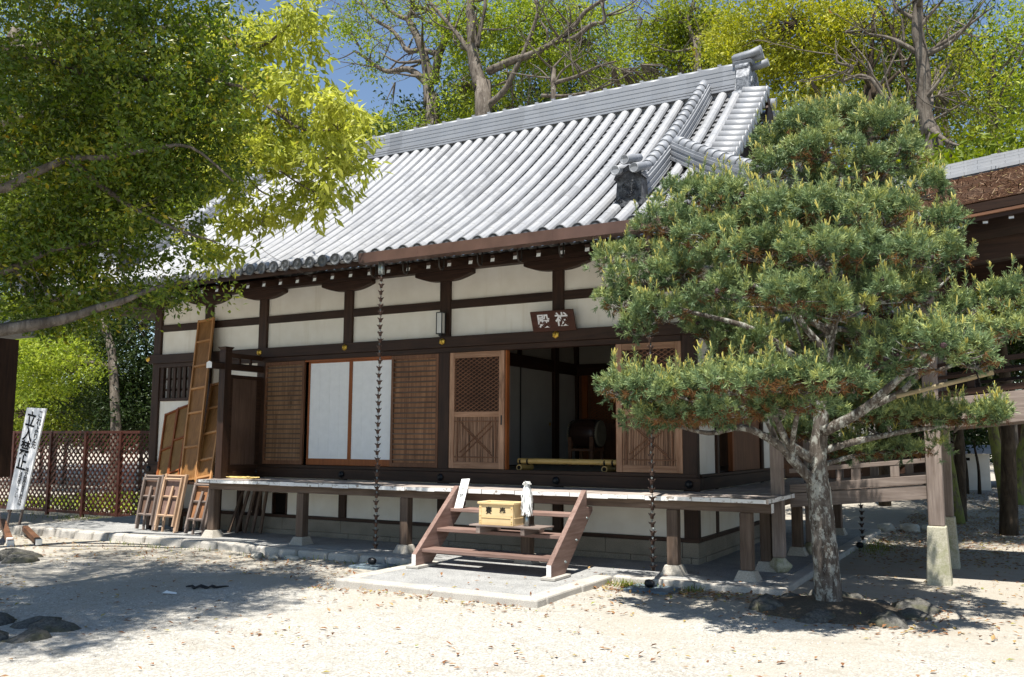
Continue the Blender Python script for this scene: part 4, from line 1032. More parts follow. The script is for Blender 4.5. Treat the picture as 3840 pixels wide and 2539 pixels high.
GB('floor',M['grey_y'],(1.10,2.66,.315,1.825,1.03,1.075),(2.67,9,.345,1.76,2.0,2.05))
GB('cross_beam',M['dark_y'],(2.69,2.80,.40,1.77,3.45,3.6),(2.70,2.79,.38,1.77,1.75,1.98),(5.5,5.62,.40,1.77,3.45,3.6))
m=MB()
def slab(x0,x1,pts):
    n=len(pts); vs=[(x0,y,sh(z,x0)) for y,z in pts]+[(x1,y,sh(z,x1)) for y,z in pts]
    m.add(vs,[tuple(range(n))[::-1],tuple(range(n,2*n))]+[(i,(i+1)%n,n+(i+1)%n,n+i) for i in range(n)])
top=[(-.52,4.10),(-.1,4.27),(.4,4.52),(.9,4.80),(1.07,4.88)]; R_=[(2.14-y,z) for y,z in top[::-1][1:]]
slab(1.75,9,[(-.495,4.08)]+top+R_+[(2.635,4.08),(1.07,4.56)]); m.build('thatch',M['thatch'],T)
m=MB(); slab(1.76,9,[(-.50,3.99),(-.515,4.085),(-.40,4.12),(1.07,4.555),(2.54,4.12),(2.655,4.085),(2.64,3.99),(1.07,4.54)]); m.build('thatch_edge',M['dark_x'],T)
m=MB(); slab(1.77,9,[(-.47,3.90),(-.47,3.985),(1.07,4.53),(2.61,3.985),(2.61,3.90),(1.07,4.42)]); m.build('eave_soffit',M['dark_x'],T)
GB('eave_lath',M['brown_x'],(1.77,9,-.495,-.474,3.945,3.985))
for k in range(24):
    x=1.93+.249*k; m=MB(); z=sh(0,x); m.beam((x,-.43,3.885+z-.0),(x,.95,4.33+z),.055,.06); m.add([(x-.025,-.4415,3.862+z),(x+.025,-.4415,3.862+z),(x+.025,-.4235,3.912+z),(x-.025,-.4235,3.912+z)],[(0,1,2,3)],1); m.build('rafter',[M['dark_y'],M['whitepaint']],T)
bf=[]; 
for k in range(4200):
    y=-.5+1.5*random.random(); x=1.8+5*random.random(); z=sh(float(np.interp(y,[p[0] for p in top],[p[1] for p in top])),x)+.004; bf.append((x,y,z))
bf=np.array(bf); n_=len(bf); dd=RNG.normal(size=(n_,3))*np.array([1,.6,.35]); dd/=np.linalg.norm(dd,axis=1,keepdims=True); ss=np.cross(dd,np.array([0,-.5,1.])); ss/=np.linalg.norm(ss,axis=1,keepdims=True); L_=(.02+.05*RNG.random(n_))[:,None]
q_=np.stack([bf-ss*.006,bf+ss*.006,bf+dd*L_+ss*.004+np.array([0,0,.012]),bf+dd*L_-ss*.004+np.array([0,0,.012])],1).reshape(-1,3)
o=raw_mesh('bark_flakes',q_,np.arange(4*n_).reshape(n_,4),leafmat('bark_flake',[(0,(.03,.016,.01)),(.6,(.15,.085,.05)),(.93,(.27,.19,.13)),(1,(.50,.40,.16))],0.0,rough=.9,spec=.05),T,rnd=RNG.random(n_)); o['kind']='stuff'
m=MB()
for k,(z0,z1,h) in enumerate(((4.80,4.845,.22),(4.85,4.885,.20),(4.89,4.925,.185),(4.93,4.965,.175),(4.97,5.0,.165))):
    for i in range(24): x0=1.7+i*.3+(.15 if k%2 else 0); gbox(m,x0+.0015,x0+.2985,1.07-h,1.07+h,z0,z1)
for i in range(9): 
    x=1.9+.8*i; gbox(m,x,x+.07,1.0,1.14,5.0,5.035)
m.build('tile_ridge',M['tile'],T)
m=MB(); gbox(m,1.65,9,.86,1.28,4.74,4.798); m.build('ridge_underlay',M['tile_dark'],T)
# ================================================================== behind the corridor
T=thing('white_garden_wall','white plastered garden wall with tiled coping far behind the corridor','wall',(.5,18,.1))
Bx('wall_face',M['plaster'],T,(-6,2.86,18,18.25,.0,1.24)); m=MB(); m.prism([(17.75,1.25),(18.5,1.25),(18.40,1.36),(18.125,1.5),(17.85,1.36)],'x',-6,2.95); m.build('coping',M['tile'],T)
m=MB(); m.box(2.0,2.36,17.985,17.999,1.05,1.13); m.build('vent_slot',M['void'],T)
T=thing('far_gatehouse','dark timber gatehouse with pale green roof far behind the corridor','gatehouse',(4.6,19,.1))
Bx('wall',M['dark_z'],T,(3.3,7.5,19,21,.5,2.5)); Bx('fence_rail',M['gal_x'],T,(3.15,7,18.5,18.56,.85,.98),(3.15,7,18.5,18.56,.45,.55)); Bx('post',M['gal_z'],T,*[(x,x+.1,18.9,19,.1,2.4) for x in (3.3,4.1,4.9,5.7)])
m=MB(); m.prism([(18.3,2.45),(20,3.3),(21.7,2.45),(21.7,2.57),(20,3.45),(18.3,2.57)],'x',2.9,8); m.build('roof',plain('verdigris_roof',(.42,.50,.42),.6),T)
Bx('plinth',M['mosstone'],T,(3.1,7.6,18.6,21.2,.0,.44))
T=thing('back_hall','dark timber hall standing behind the covered corridor and the pine','hall',(-1.5,15,.1))
Bx('wall',M['dark_z'],T,(-7,2.2,14.5,17,.55,3.6)); Bx('plinth',M['mosstone'],T,(-7,2.3,14.4,17.1,-.1,.55)); Bx('floor_beam',M['dark_x'],T,(-7,2.4,14.3,14.498,.95,1.12))
for x in (-5,-3,-1,1,2.15): Bx('post',M['dark_z'],T,(x-.1,x+.1,14.38,14.497,1.121,3.6))
for x in (-4,0): Bx('white_panel',M['plaster'],T,(x-.8,x+.8,14.45,14.499,1.7,2.3))
m=MB(); m.prism([(13.2,3.5),(15.75,5.2),(18.3,3.5),(18.3,3.7),(15.75,5.45),(13.2,3.7)],'x',-8,3.2); m.build('roof',M['tile_dark'],T)
m=MB(); m.beam((.3,14.1,.2),(1.9,14.1,1.6),.06,.10); m.beam((.3,13.4,.2),(1.9,13.4,1.6),.06,.10); m.build('stair_rail',M['dark_x'],T)
def rock(name,label,c,r,mat,group,seed,flat=.7):
    import bmesh
    rs=random.Random(seed); bm=bmesh.new(); bmesh.ops.create_icosphere(bm,subdivisions=3,radius=1)
    pl=[(Vector((rs.gauss(0,1),rs.gauss(0,1),rs.gauss(0,1))).normalized(),rs.uniform(.62,.9)) for _ in range(9)]
    for v in bm.verts:
        p=v.co.copy()
        for n,d in pl:
            k=p.dot(n)-d
            if k>0: p-=n*k*.92
        p*=1+.06*math.sin(p.x*7+seed)+.05*math.sin(p.y*9+p.z*6+seed)+.035*math.sin(p.x*17+p.z*13+seed)*math.sin(p.y*15)
        v.co=Vector((p.x*r[0],p.y*r[1],p.z*r[2]))
    me=bpy.data.meshes.new(name); bm.to_mesh(me); bm.free()
    for p in me.polygons: p.use_smooth=True
    me.materials.append(mat); o=bpy.data.objects.new(name,me); COL.objects.link(o); o.location=c; o.rotation_euler=(0,0,rs.uniform(0,6.28)); return tag(o,label,'rock',group)
TX,TY=1.95,-2.02
m=MB(); m.lathe((TX,TY,gz(TX,TY)),[(.80,-.03),(.66,.03),(.4,.075),(.15,.10)],28); tag(m.build('earth_mound',M['soil'],loc=(TX,TY,gz(TX,TY)),smooth=True),'low dark earth mound round the foot of the pine','earth mound',kind='structure')
for i in range(13):
    a=2*math.pi*i/13+.2*math.sin(i*3); rr=.66+.10*math.sin(i*2.3); x=TX+.05+rr*math.cos(a)*1.05; y=TY+rr*math.sin(a)*.98
    s=.155+.05*math.sin(i*1.9); rock('rock','lichen spotted grey rock in the ring around the pine trunk',(x,y,gz(x,y)-.015),(s*1.2,s*.9,s*.68),M['rock'],'rocks ringing the pine',40+i)
for i,(x,y,s,lb) in enumerate(((-4.55,-6.35,.26,0),(-4.15,-6.15,.24,0),(-3.80,-6.25,.27,0),(-3.62,-6.62,.24,0),(-3.95,-6.85,.30,0),(-4.45,-6.95,.28,0))):
    rock('rock','shaded dark rock in the low ring at the lower left corner',(x,y,gz(x,y)-.04),(s,s*.8,s*.5),M['rock'],'rocks at the lower left',70+i)
for i,(x,y,s) in enumerate(((-8.75,-3.55,.30),(-8.35,-3.75,.22),(-9.1,-3.8,.26))): rock('rock','flat rock in the shade near the left picture edge',(x,y,gz(x,y)),(s*1.3,s*.9,s*.5),M['rock'],'flat rocks in the shade',90+i)
for i,(x,y,s,lb) in enumerate(((1.40,6.75,.16,'pale round stone leftmost of three beyond the paving'),(1.78,6.85,.17,'pale round stone in the middle of three beyond the paving'),(2.10,7.0,.13,'smallest pale stone rightmost of three beyond the paving'))): rock('rock',lb,(x,y,gz(x,y)+.04),(s*1.2,s,s*.75),M['palerock'],'pale stones beyond the paving',110+i)
for i,(x,y) in enumerate(((-5.95,-1.72),(-5.6,-1.75),(-5.3,-1.70))): rock('rock','low pale stone lying against the shaded rough kerb',(x,y,gz(x,y)+.01),(.16,.09,.05),M['palerock'],'low stones by the kerb',120+i)
m=MB(); pts=[]
for i in range(9): pts.append((-4.55+.05*i,-4.18+.03*i+.02*math.sin(i*1.9),gz(-4.4,-4.1)+.02+.012*math.sin(i*2.7)))
m.tube(pts,[.008,.015,.012,.018,.01,.015,.013,.01,.006],7); m.tube([(p[0]+.03,p[1]-.05,p[2]) for p in pts[1:7]],[.006,.012,.008,.012,.007,.004],6); tag(m.build('charred_stick',M['black'],loc=(-4.4,-4.1,gz(-4.4,-4.1))),'charred stick lying on the shaded gravel','stick')
m=MB(); q=(-4.36,-4.56,gz(-4.36,-4.56)+.012); m.add([(q[0]-.09,q[1]-.03,q[2]),(q[0]-.03,q[1]-.05,q[2]+.012),(q[0]+.10,q[1]+.01,q[2]+.004),(q[0]+.07,q[1]+.035,q[2]+.015),(q[0]-.03,q[1]+.0,q[2]+.028),(q[0]-.07,q[1]+.03,q[2]+.03)],[(0,1,4,5),(1,2,3,4)]); tag(m.build('paper_scrap',M['paper'],loc=q),'torn scrap of white paper on the shaded gravel','paper')
# ================================================================== foliage tools
def unit(a): return a/np.maximum(np.linalg.norm(a,axis=1,keepdims=True),1e-9)
def leaf_quads(pos, dirs, size, asp=.42, fold=.18):
    n=len(pos); d=unit(dirs); r=RNG.normal(size=(n,3)); s=unit(np.cross(d,r)); nn=np.cross(s,d)
    L=size[:,None]; w=asp*L*.5
    a=pos; b=pos+d*L*.48+s*w+nn*L*fold*.5; c=pos+d*L; e=pos+d*L*.48-s*w+nn*L*fold*.5
    v=np.stack([a,b,c,e],1).reshape(-1,3); f=np.arange(4*n).reshape(n,4)
    return v,f
def px_r(x,y,Y,r):
    return (at(x+r,y,Y)-at(x,y,Y)).length
DENS=26.
def blob_clusters(blobs, spacing, hollow=.55, gap=.0, sub=0):
    """cluster centres spread through the ellipsoids, denser towards their skins"""
    out=[]; oid=[]; tone=[]
    for i,(c,rx,ry,rz,dn) in enumerate(blobs):
        n=max(4,int(dn*DENS*(rx*rz+ry*rz+rx*ry)/(spacing*spacing)*.5))
        nn=n
        if sub: n=max(3,int(n/16))
        d=unit(RNG.normal(size=(n,3))); r=hollow+(1-hollow)*RNG.random(n)**.7
        wob=1+.22*np.sin(d[:,0]*5+i)*np.cos(d[:,2]*6+i*2)+.16*np.sin(d[:,1]*11+d[:,2]*9+i)
        p=np.array(c)+d*(r*wob)[:,None]*np.array([rx,ry,rz])
        if sub:
            j=RNG.integers(0,n,nn); tn=RNG.random(n)[j]; sc=.6+.8*RNG.random(n); p=p[j]+RNG.normal(size=(nn,3))*np.array([sub,sub,sub*.42])*sc[j][:,None]; p[:,2]-=.25*((p[:,:2]-p[:,:2].mean(0))**2).sum(1)*0
        else: tn=RNG.random(n)
        if gap>0:
            g=np.sin(p[:,0]*2.1+i)*np.sin(p[:,2]*2.7+1.3*i)*np.cos(p[:,1]*1.9)
            kp=(g+.35*RNG.normal(size=len(p)))>-.75+gap; p=p[kp]; tn=tn[kp]
        out.append(p); oid.append(np.full(len(p),i)); tone.append(tn)
    return np.concatenate(out), np.concatenate(oid), np.concatenate(tone)
def foliage(blobs, leaf, per, spacing, spread, droop=.0, asp=.42, hollow=.5, gap=0., bias=None, fold=.18, sub=0):
    cl,oid,tone=blob_clusters(blobs,spacing,hollow,gap,sub)
    cen=np.array([b[0] for b in blobs],dtype=float)[oid]
    outw=unit(cl-cen)
    n=len(cl)*per; idx=np.repeat(np.arange(len(cl)),per)
    jit=RNG.normal(size=(n,3))*spread
    d=outw[idx]*.5+RNG.normal(size=(n,3))*.75; d[:,2]-=droop
    pos=cl[idx]+jit; sz=leaf*(.65+.7*RNG.random(n))
    v,f=leaf_quads(pos,d,sz,asp,fold)
    base=RNG.random(len(cl))
    rnd=np.clip(.48*tone[idx]+.2*base[idx]+.36*RNG.random(n)-.02+(bias[oid][idx] if bias is not None else 0),0,1)
    return v,f,rnd,cl,oid
def twig_mesh(m, limbs, cl, frac, r=.006, maxd=2.0):
    """thin twigs from the nearest limb point to a share of the leaf clusters"""
    pts=np.array([p for l in limbs for p in l]); k=RNG.permutation(len(cl))[:min(420,int(len(cl)*frac*.3))]
    for i in k:
        dd=np.linalg.norm(pts-cl[i],axis=1); j=dd.argmin()
        if dd[j]>maxd or dd[j]<.08: continue
        a=Vector(pts[j]); b=Vector(cl[i]); mid=a.lerp(b,.5)+Vector(RNG.normal(size=3)*.07*dd[j])
        m.tube([a,mid,b],[r*(1+.9*min(dd[j],2)),r*.9,r*.45],4,caps=False)
def smooth_path(pts, n=4, jit=.0):
    P=[Vector(p) for p in pts]; out=[]
    for i in range(len(P)-1):
        a=P[max(i-1,0)];b=P[i];c=P[i+1];d=P[min(i+2,len(P)-1)]
        for k in range(n):
            t=k/n; q=.5*((2*b)+(c-a)*t+(2*a-5*b+4*c-d)*t*t+(3*b-a-3*c+d)*t**3); out.append(q)
    out.append(P[-1]); return out
def limb(m, pts, r0, r1, n=8, sub=4, power=1.0, wob=.04):
    p=smooth_path(pts,sub); N=len(p)
    rad=[(r0+(r1-r0)*(i/(N-1))**power)*(1+wob*math.sin(i*1.7)) for i in range(N)]
    m.tube(p,rad,n); return [tuple(q) for q in p]
def tree(name,label,cat,base,limbs,twfrac,bark,leafmat_,blobs,leaf,per,spacing,spread,group=None,tw=.006,droop=0.,asp=.42,hollow=.5,gap=0.,bias=None,maxd=2.0,sub=None):
    T=thing(name,label,cat,base,group); m=MB(); paths=[]
    for pts,r0,r1 in limbs: paths.append(limb(m,pts,r0*(.8 if group else 1),r1*(.7 if group else 1),10 if r0>.08 else 6))
    v,f,rnd,cl,oid=foliage(blobs,leaf,per,spacing,spread,droop,asp,hollow,gap,bias,.18,spacing*1.05 if sub is None else sub)
    if group==GRP_NAME:
        for pth,(pts,r0,r1) in list(zip(paths,limbs)):
            N=len(pth)
            for _ in range(max(2,int(N*.24))):
                j=int(RNG.integers(int(N*.25),N)); a=Vector(pth[j]); t=j/max(1,N-1); rr=(r0+(r1-r0)*t)*.34+.008
                d=Vector(RNG.normal(size=3)*np.array([1,.6,.55])+np.array([0,0,.5])).normalized(); L=.7+1.5*RNG.random()
                b=a+d*L*.5+Vector(RNG.normal(size=3)*.08); c=a+d*L+Vector((0,0,.12*L))+Vector(RNG.normal(size=3)*.16)
                paths.append(limb(m,[a,b,c],rr,.009,6,3))
                for _k in range(3):
                    s0=a.lerp(c,.35+.6*RNG.random()); e=s0+(d+Vector(RNG.normal(size=3)*.75)).normalized()*L*.45
                    m.tube([s0,s0.lerp(e,.5)+Vector(RNG.normal(size=3)*.05),e],[.012,.009,.005],5,caps=False); paths.append([tuple(e)])
    twig_mesh(m,paths,cl,twfrac,tw,maxd); m.build('trunk',bark,T)
    raw_mesh('crown',v,f,leafmat_,T,rnd=rnd)
    return T
GRP_NAME='trees of the wood behind the hall'
def BL(x,y,Y,rx,ry=None,dn=1.,dep=.9):
    """blob from its place in the photograph (2371 px wide) at depth Y"""
    ry=ry or rx; a=px_r(x,y,Y,rx); b=px_r(x,y,Y,ry); return (tuple(at(x,y,Y)),a,max(a,b)*dep,b,dn)
def PLn(Y, *pts): return [at(x,y,Y) for x,y in pts]

# ================================================================== the pine before the hall
PT=thing('pine_tree','broad layered blue green pine with lichen spotted trunk standing before the hall','tree',(TX,TY,gz(TX,TY)))
m=MB(); paths=[]
tr=[at(x,y,-2.02) for x,y in ((1922,1432),(1919,1400),(1914,1320),(1905,1220),(1895,1130),(1893,1060),(1900,980),(1908,900),(1918,800),(1935,690),(1945,580),(1945,470),(1950,360),(1962,265))]
tr[0].z=gz(TX,TY)-.05
sp=smooth_path(tr,4); N=len(sp); rs=[]
ctl=[(0,.185),(.045,.145),(.12,.128),(.22,.118),(.29,.118),(.36,.095),(.45,.075),(.6,.06),(.8,.04),(1,.012)]
for i in range(N):
    t=i/(N-1); rs.append(float(np.interp(t,[c[0] for c in ctl],[c[1] for c in ctl]))*(1+.04*math.sin(i*2.1)))
m.tube(sp,rs,14); paths.append([tuple(p) for p in sp])
def PL(Ys,*xy): return [at(x,y,Ys[0]+(Ys[1]-Ys[0])*i/(len(xy)-1)) for i,(x,y) in enumerate(xy)]
for Ys,xy,r0,r1 in (
  ((-2.05,-2.75),((1893,1125),(1845,1075),(1795,1025),(1720,990),(1640,1003),(1555,982)),.062,.014),
  ((-2.15,-2.9),((1850,1080),(1815,1010),(1785,950),(1720,905),(1650,900)),.042,.012),
  ((-2.2,-2.95),((1830,1060),(1840,990),(1855,930),(1880,890)),.032,.01),
  ((-2.2,-2.7),((1800,1030),(1760,960),(1640,930),(1520,925),(1430,905)),.034,.01),
  ((-2.1,-2.5),((1905,1000),(1990,955),(2050,905),(2095,865),(2150,820),(2235,785)),.055,.016),
  ((-2.05,-2.3),((2000,948),(2080,912),(2130,868),(2190,852),(2300,800)),.036,.012),
  ((-1.95,-1.2),((1900,1045),(1990,1020),(2090,1000),(2190,985),(2290,970)),.04,.012),
  ((-1.95,-1.1),((1896,1080),(1960,1060),(2040,1045),(2110,1045)),.03,.01),
  ((-2.05,-2.7),((1915,815),(1855,745),(1812,650),(1790,570)),.04,.012),
  ((-2.1,-2.8),((1930,770),(1932,690),(1925,640),(1900,600)),.036,.012),
  ((-2.0,-2.2),((1930,740),(2010,700),(2062,620),(2100,530),(2160,500)),.04,.012),
  ((-2.0,-2.3),((1945,560),(1860,505),(1780,455),(1660,450)),.032,.01),
  ((-2.0,-2.2),((1946,500),(2030,430),(2085,345)),.03,.01),
  ((-2.05,-2.6),((1908,880),(1760,770),(1610,725),(1470,690)),.042,.01),
  ((-2.05,-2.5),((1922,770),(1750,665),(1600,610),(1420,585)),.04,.01),
  ((-2.0,-1.3),((1940,640),(1850,560),(1700,560)),.03,.01),
  ((-1.9,-1.2),((1930,760),(2060,760),(2200,640)),.03,.01)):
    paths.append(limb(m,PL(Ys,*xy),r0,r1,8))
tk=m.build('trunk',M['pinebark'],PT)
m=MB(); a=at(1878,1062,-2.1); b=at(1826,1030,-2.25); m.tube([a,b],[.055,.05],10); m.build('sawn_stub',M['pinebark'],PT)
m=MB(); m.tube([b,b+(b-a).normalized()*.006],[.048,.046],10); m.build('cut_face',M['pedestal'],PT)
#       x    y    rx  ry  Y
PADS=[(1955,275,75,45,-2.1),(1880,300,85,45,-2.2),(2040,300,75,50,-2.1),(1800,345,60,45,-2.2),(1900,350,90,40,-2.5),(2085,370,75,60,-2.0),(1985,390,70,45,-2.4),(2125,440,60,45,-2.1),
 (1790,400,55,35,-2.3),(1600,455,75,45,-2.5),(1690,470,90,50,-2.7),(1560,520,75,40,-2.6),(1800,500,110,55,-2.9),(1920,495,110,60,-2.9),(2040,500,90,60,-2.6),(2150,520,70,50,-2.2),
 (1650,545,90,45,-2.9),(1760,580,110,55,-3.1),(1890,590,110,60,-3.2),(2010,590,90,60,-2.9),(2110,590,80,55,-2.5),(2200,600,55,50,-2.2),(1430,600,48,45,-2.5),(1500,645,70,45,-2.6),(1585,630,60,35,-2.7),
 (1455,700,60,45,-2.6),(1540,720,70,45,-2.7),(1490,760,50,28,-2.6),(1700,670,90,50,-3.0),(1830,690,110,55,-3.3),(1940,720,85,45,-3.2),(2040,680,80,50,-2.8),(2140,680,80,45,-2.3),
 (2240,715,60,40,-2.4),(2320,690,65,60,-2.3),(2360,740,60,50,-2.3),(2290,770,80,45,-2.5),(2130,785,85,45,-2.8),(2210,810,85,42,-2.7),(2070,820,55,38,-2.8),(2260,840,60,30,-2.6),(2120,850,70,30,-2.7),
 (1437,903,48,30,-2.9),(1510,905,75,36,-3.0),(1600,905,90,48,-3.2),(1700,890,90,48,-3.4),(1790,885,90,44,-3.4),(1890,885,90,42,-3.3),(1960,890,45,30,-3.1),(1600,960,110,32,-3.0),(1550,975,80,20,-2.7),(1700,950,100,30,-3.1),(1820,940,90,26,-3.1),
 (1750,800,100,35,-2.0),(1980,780,70,35,-1.7),(1650,770,60,35,-2.0),(1860,780,80,40,-1.6),
 (2000,960,110,28,-1.5),(2120,965,110,28,-1.4),(2230,968,90,26,-1.4),(2300,962,40,24,-1.5),(1990,1045,75,24,-1.4),(2090,1040,70,22,-1.3),(2020,900,90,40,-1.5),(1850,1000,70,25,-1.7),
 (1700,520,120,60,-1.4),(1900,450,130,70,-1.3),(1850,560,130,60,-1.4),(2080,560,90,50,-1.3),(1800,830,110,40,-1.6),(2000,850,100,45,-1.5),(1700,740,120,50,-1.5),(2060,690,110,60,-1.3),(1880,700,120,60,-1.2),(2180,780,90,45,-1.6),(1850,430,110,60,-1.4),(2050,440,100,60,-1.4),(1950,620,140,70,-1.2),(1560,600,90,50,-1.5),(2200,750,90,50,-1.2)]
NFRONT=next(i for i,q in enumerate(PADS) if q[0]==1700 and q[1]==520)
NV=[];NF=[];NR=[];NM=[]; cones=[]; CV=[];CF=[];CR=[]; tips=[]
def needles(p, ax, n, ln, w, spread):
    k=len(p); idx=np.repeat(np.arange(k),n)
    d=unit(ax[idx]+RNG.normal(size=(k*n,3))*spread); s=unit(np.cross(d,RNG.normal(size=(k*n,3))))
    L=ln*(.7+.5*RNG.random(k*n))[:,None]; b=p[idx]+d*.006+ax[idx]*(RNG.random(k*n)[:,None]*.05-.03); W=w*.5
    v=np.stack([b-s*W,b+s*W,b+d*L+s*W*.5,b+d*L-s*W*.5],1).reshape(-1,3)
    return v,idx
tot=0
def emit(v,rnd,mi):
    global tot
    n=len(v)//4; NV.append(v); NF.append(np.arange(4*n).reshape(n,4)+tot); tot+=4*n; NR.append(rnd); NM.append(np.full(n,mi))
PADS=[(x,y,rx,ry,Y-.45 if Y<-2.55 else Y) for x,y,rx,ry,Y in PADS]
for i,(x,y,rx,ry,Y) in enumerate(PADS):
    c=np.array(at(x,y,Y)); a=px_r(x,y,Y,rx); h=px_r(x,y,Y,ry)*(.64 if y>560 else .8); dp=a*.8
    dim=1.0 if i<NFRONT else .6
    nb=max(4,int(110*a*dp*(1+h/a)*dim)); th=RNG.random(nb)*6.283; rr=np.sqrt(RNG.random(nb))
    wob=1+.25*np.sin(th*3+i)+.15*np.sin(th*7+2*i); ux=rr*np.cos(th)*wob; uy=rr*np.sin(th)*wob
    zz=np.sqrt(np.maximum(0,1-rr**2))*.85-.35+RNG.normal(size=nb)*.16
    bc=c+np.stack([ux*a,uy*dp,zz*h],1); br=.085+.075*RNG.random(nb)
    # every boss is a small dome of needle tufts
    per=22; bi=np.repeat(np.arange(nb),per); k=len(bi)
    dv=unit(RNG.normal(size=(k,3))+np.array([0,-.1,.75])+.5*np.stack([ux,uy,0*ux],1)[bi])
    p=bc[bi]+dv*(br[bi]*(.55+.5*RNG.random(k)))[:,None]
    ax=unit(dv+np.array([0,0,.45])+RNG.normal(size=(k,3))*.2)
    v,idx=needles(p,ax,19,.046,.0080,.62)
    tone=.25*RNG.random(nb)[bi]+.45*RNG.random(k)+.27*dv[:,2]-.03  # tops lighter, undersides darker: new growth, with shading contrast put into the colour
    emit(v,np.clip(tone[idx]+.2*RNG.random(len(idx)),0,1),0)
    sh=(RNG.random(k)<.13)&(dv[:,2]>.45); q=p[sh]; axs=unit(ax[sh]*.6+np.array([0,0,.9]))
    if len(q) and i<NFRONT:
        # upright leader shoots clothed in needles and tipped with pale candles
        hL=.05+.17*RNG.random(len(q))**1.5
        for t in (.2,.5,.8,1.0):
            v,idx=needles(q+axs*(hL*t)[:,None],axs,12,.040,.0055,.55); emit(v,np.clip(.3+.6*RNG.random(len(idx)),0,1),0)
        tp=q+axs*hL[:,None]
        for j in range(len(tp)): tips.append((tp[j],axs[j]))
    kk=k//6
    # dry needles and bare twigs under the pad
    k2=int(kk*(1.1 if y>870 else .5)); th=RNG.random(k2)*6.283; rr=np.sqrt(RNG.random(k2)); q=c+np.stack([rr*np.cos(th)*a*.95,rr*np.sin(th)*dp*.95,(.05-.95*RNG.random(k2))*h],1)
    v,idx=needles(q,unit(RNG.normal(size=(k2,3))*.6+np.array([0,0,-.2])),16,.055,.006,.8); emit(v,np.clip(RNG.random(k2)[idx]*.6+.4*RNG.random(len(idx)),0,1),1)
    for j in range(max(1,int(k/420))):
        t=RNG.integers(0,k); cones.append(p[t]+ax[t]*.02)
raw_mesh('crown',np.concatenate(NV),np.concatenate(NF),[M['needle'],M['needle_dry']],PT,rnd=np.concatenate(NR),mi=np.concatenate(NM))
cv=[];
for p,a in tips:
    for j in range(RNG.integers(1,5)):
        d=unit((a+np.array([0,0,.4])+RNG.normal(size=3)*.28)[None])[0]; L=.03+.06*RNG.random()**1.3; w=.0062
        s=unit(np.cross(d,RNG.normal(size=3))[None])[0]; u=np.cross(d,s)
        for q in (s,u): cv.extend([p-q*w,p+q*w,p+d*L+q*w*.6,p+d*L-q*w*.6])
cv=np.array(cv); raw_mesh('candles',cv,np.arange(len(cv)).reshape(-1,4),M['candle'],PT,rnd=RNG.random(len(cv)//4))
m=MB()
for i_,p in enumerate(cones[::max(1,len(cones)//90+1)]): m=MB(); m.lathe(p,[(.006,-.026),(.02,-.016),(.024,0),(.017,.018),(.005,.028)],7,axis='xyz'[RNG.integers(0,3)],sm=False); m.build('cone',M['cone'],PT)
m=MB(); allp=np.array([q for q in paths for q in q])
for (x,y,rx,ry,Y) in PADS:
    c=np.array(at(x,y,Y)); a=px_r(x,y,Y,rx); h=px_r(x,y,Y,ry); c0=Vector(c)+Vector((0,0,-h*.5))
    dd=np.linalg.norm(allp-np.array(c0),axis=1); j=dd.argmin(); s=Vector(allp[j])
    if dd[j]>.05: m.tube([s,s.lerp(c0,.5)+Vector(RNG.normal(size=3)*.05),c0],[.017,.013,.009],6,caps=False)
    for k in range(12):
        th=RNG.random()*6.283; rr=.35+.6*RNG.random(); e=c0+Vector((a*rr*math.cos(th),a*.8*rr*math.sin(th),h*(.15+.4*RNG.random()))); md=c0.lerp(e,.55)+Vector(RNG.normal(size=3)*.03)
        m.tube([c0,md,e],[.009,.006,.003],5,caps=False)
m.build('twigs',M['pinebark'],PT)
T=thing('prop_pole','pale bamboo pole tied under a right hand bough of the pine','pole',at(2110,895,-2.2))
m=MB(); bamboo(m,at(2075,918,-2.25),at(2300,862,-2.15),.022,4); m.build('pole',M['oldbamboo'],T)
m=MB(); q=at(2265,871,-2.17); m.tube([q+Vector((0,0,-.03)),q+Vector((.02,.02,.0)),q+Vector((0,0,.14)),q+Vector((-.01,-.02,.02)),q+Vector((.02,0,-.09))],.006,5); m.build('tie',M['rope_k'],T)

# ================================================================== evergreen overhanging the left side
E0=(-5.6,-7.1)
eb=[(60,70,180,150,-6.0),(230,60,170,140,-5.6),(390,60,140,120,-5.2),(90,240,180,140,-6.2),(270,220,170,130,-5.6),(420,200,130,120,-5.2),
 (110,410,170,130,-6.0),(290,390,150,120,-5.6),(430,340,110,100,-5.3),(80,560,140,90,-6.0),(220,560,130,95,-5.6),(290,480,95,60,-5.4),(415,400,70,45,-5.2),
 (60,665,110,55,-6.1),(180,660,110,55,-5.7),(275,650,85,42,-5.5),(390,678,60,26,-5.4),(285,590,50,30,-5.3),(360,700,60,22,-5.5),(440,685,45,24,-5.3),(120,720,90,22,-5.9),(470,640,28,14,-5.2)]
blobs=[BL(x,y,Y,rx,ry,.15 if (y>580 and x>120) else .27,.95) for x,y,rx,ry,Y in eb]
blobs+=[((-4.9,-10.2,7.4),1.9,1.6,.8,.6),((-4.5,-8.6,7.1),1.6,1.4,.8,.6),((-3.9,-7.6,7.3),1.1,1.2,.6,.5),((-6.8,-7.4,7.2),2.0,1.5,.9,.4),((-5.4,-11.2,6.8),1.6,1.3,.8,.6),((-6.5,-5.6,7.6),1.8,1.2,.8,.3),((-4.2,-6.4,7.3),1.2,1.0,.6,.45),((-3.4,-9.5,7.2),1.3,1.3,.7,.8),((-3.1,-7.7,7.3),1.1,1.2,.6,.7),((-4.6,-9.0,7.9),1.8,1.6,.6,.6),((-7.2,-9.6,6.8),1.8,1.6,.8,.6)]
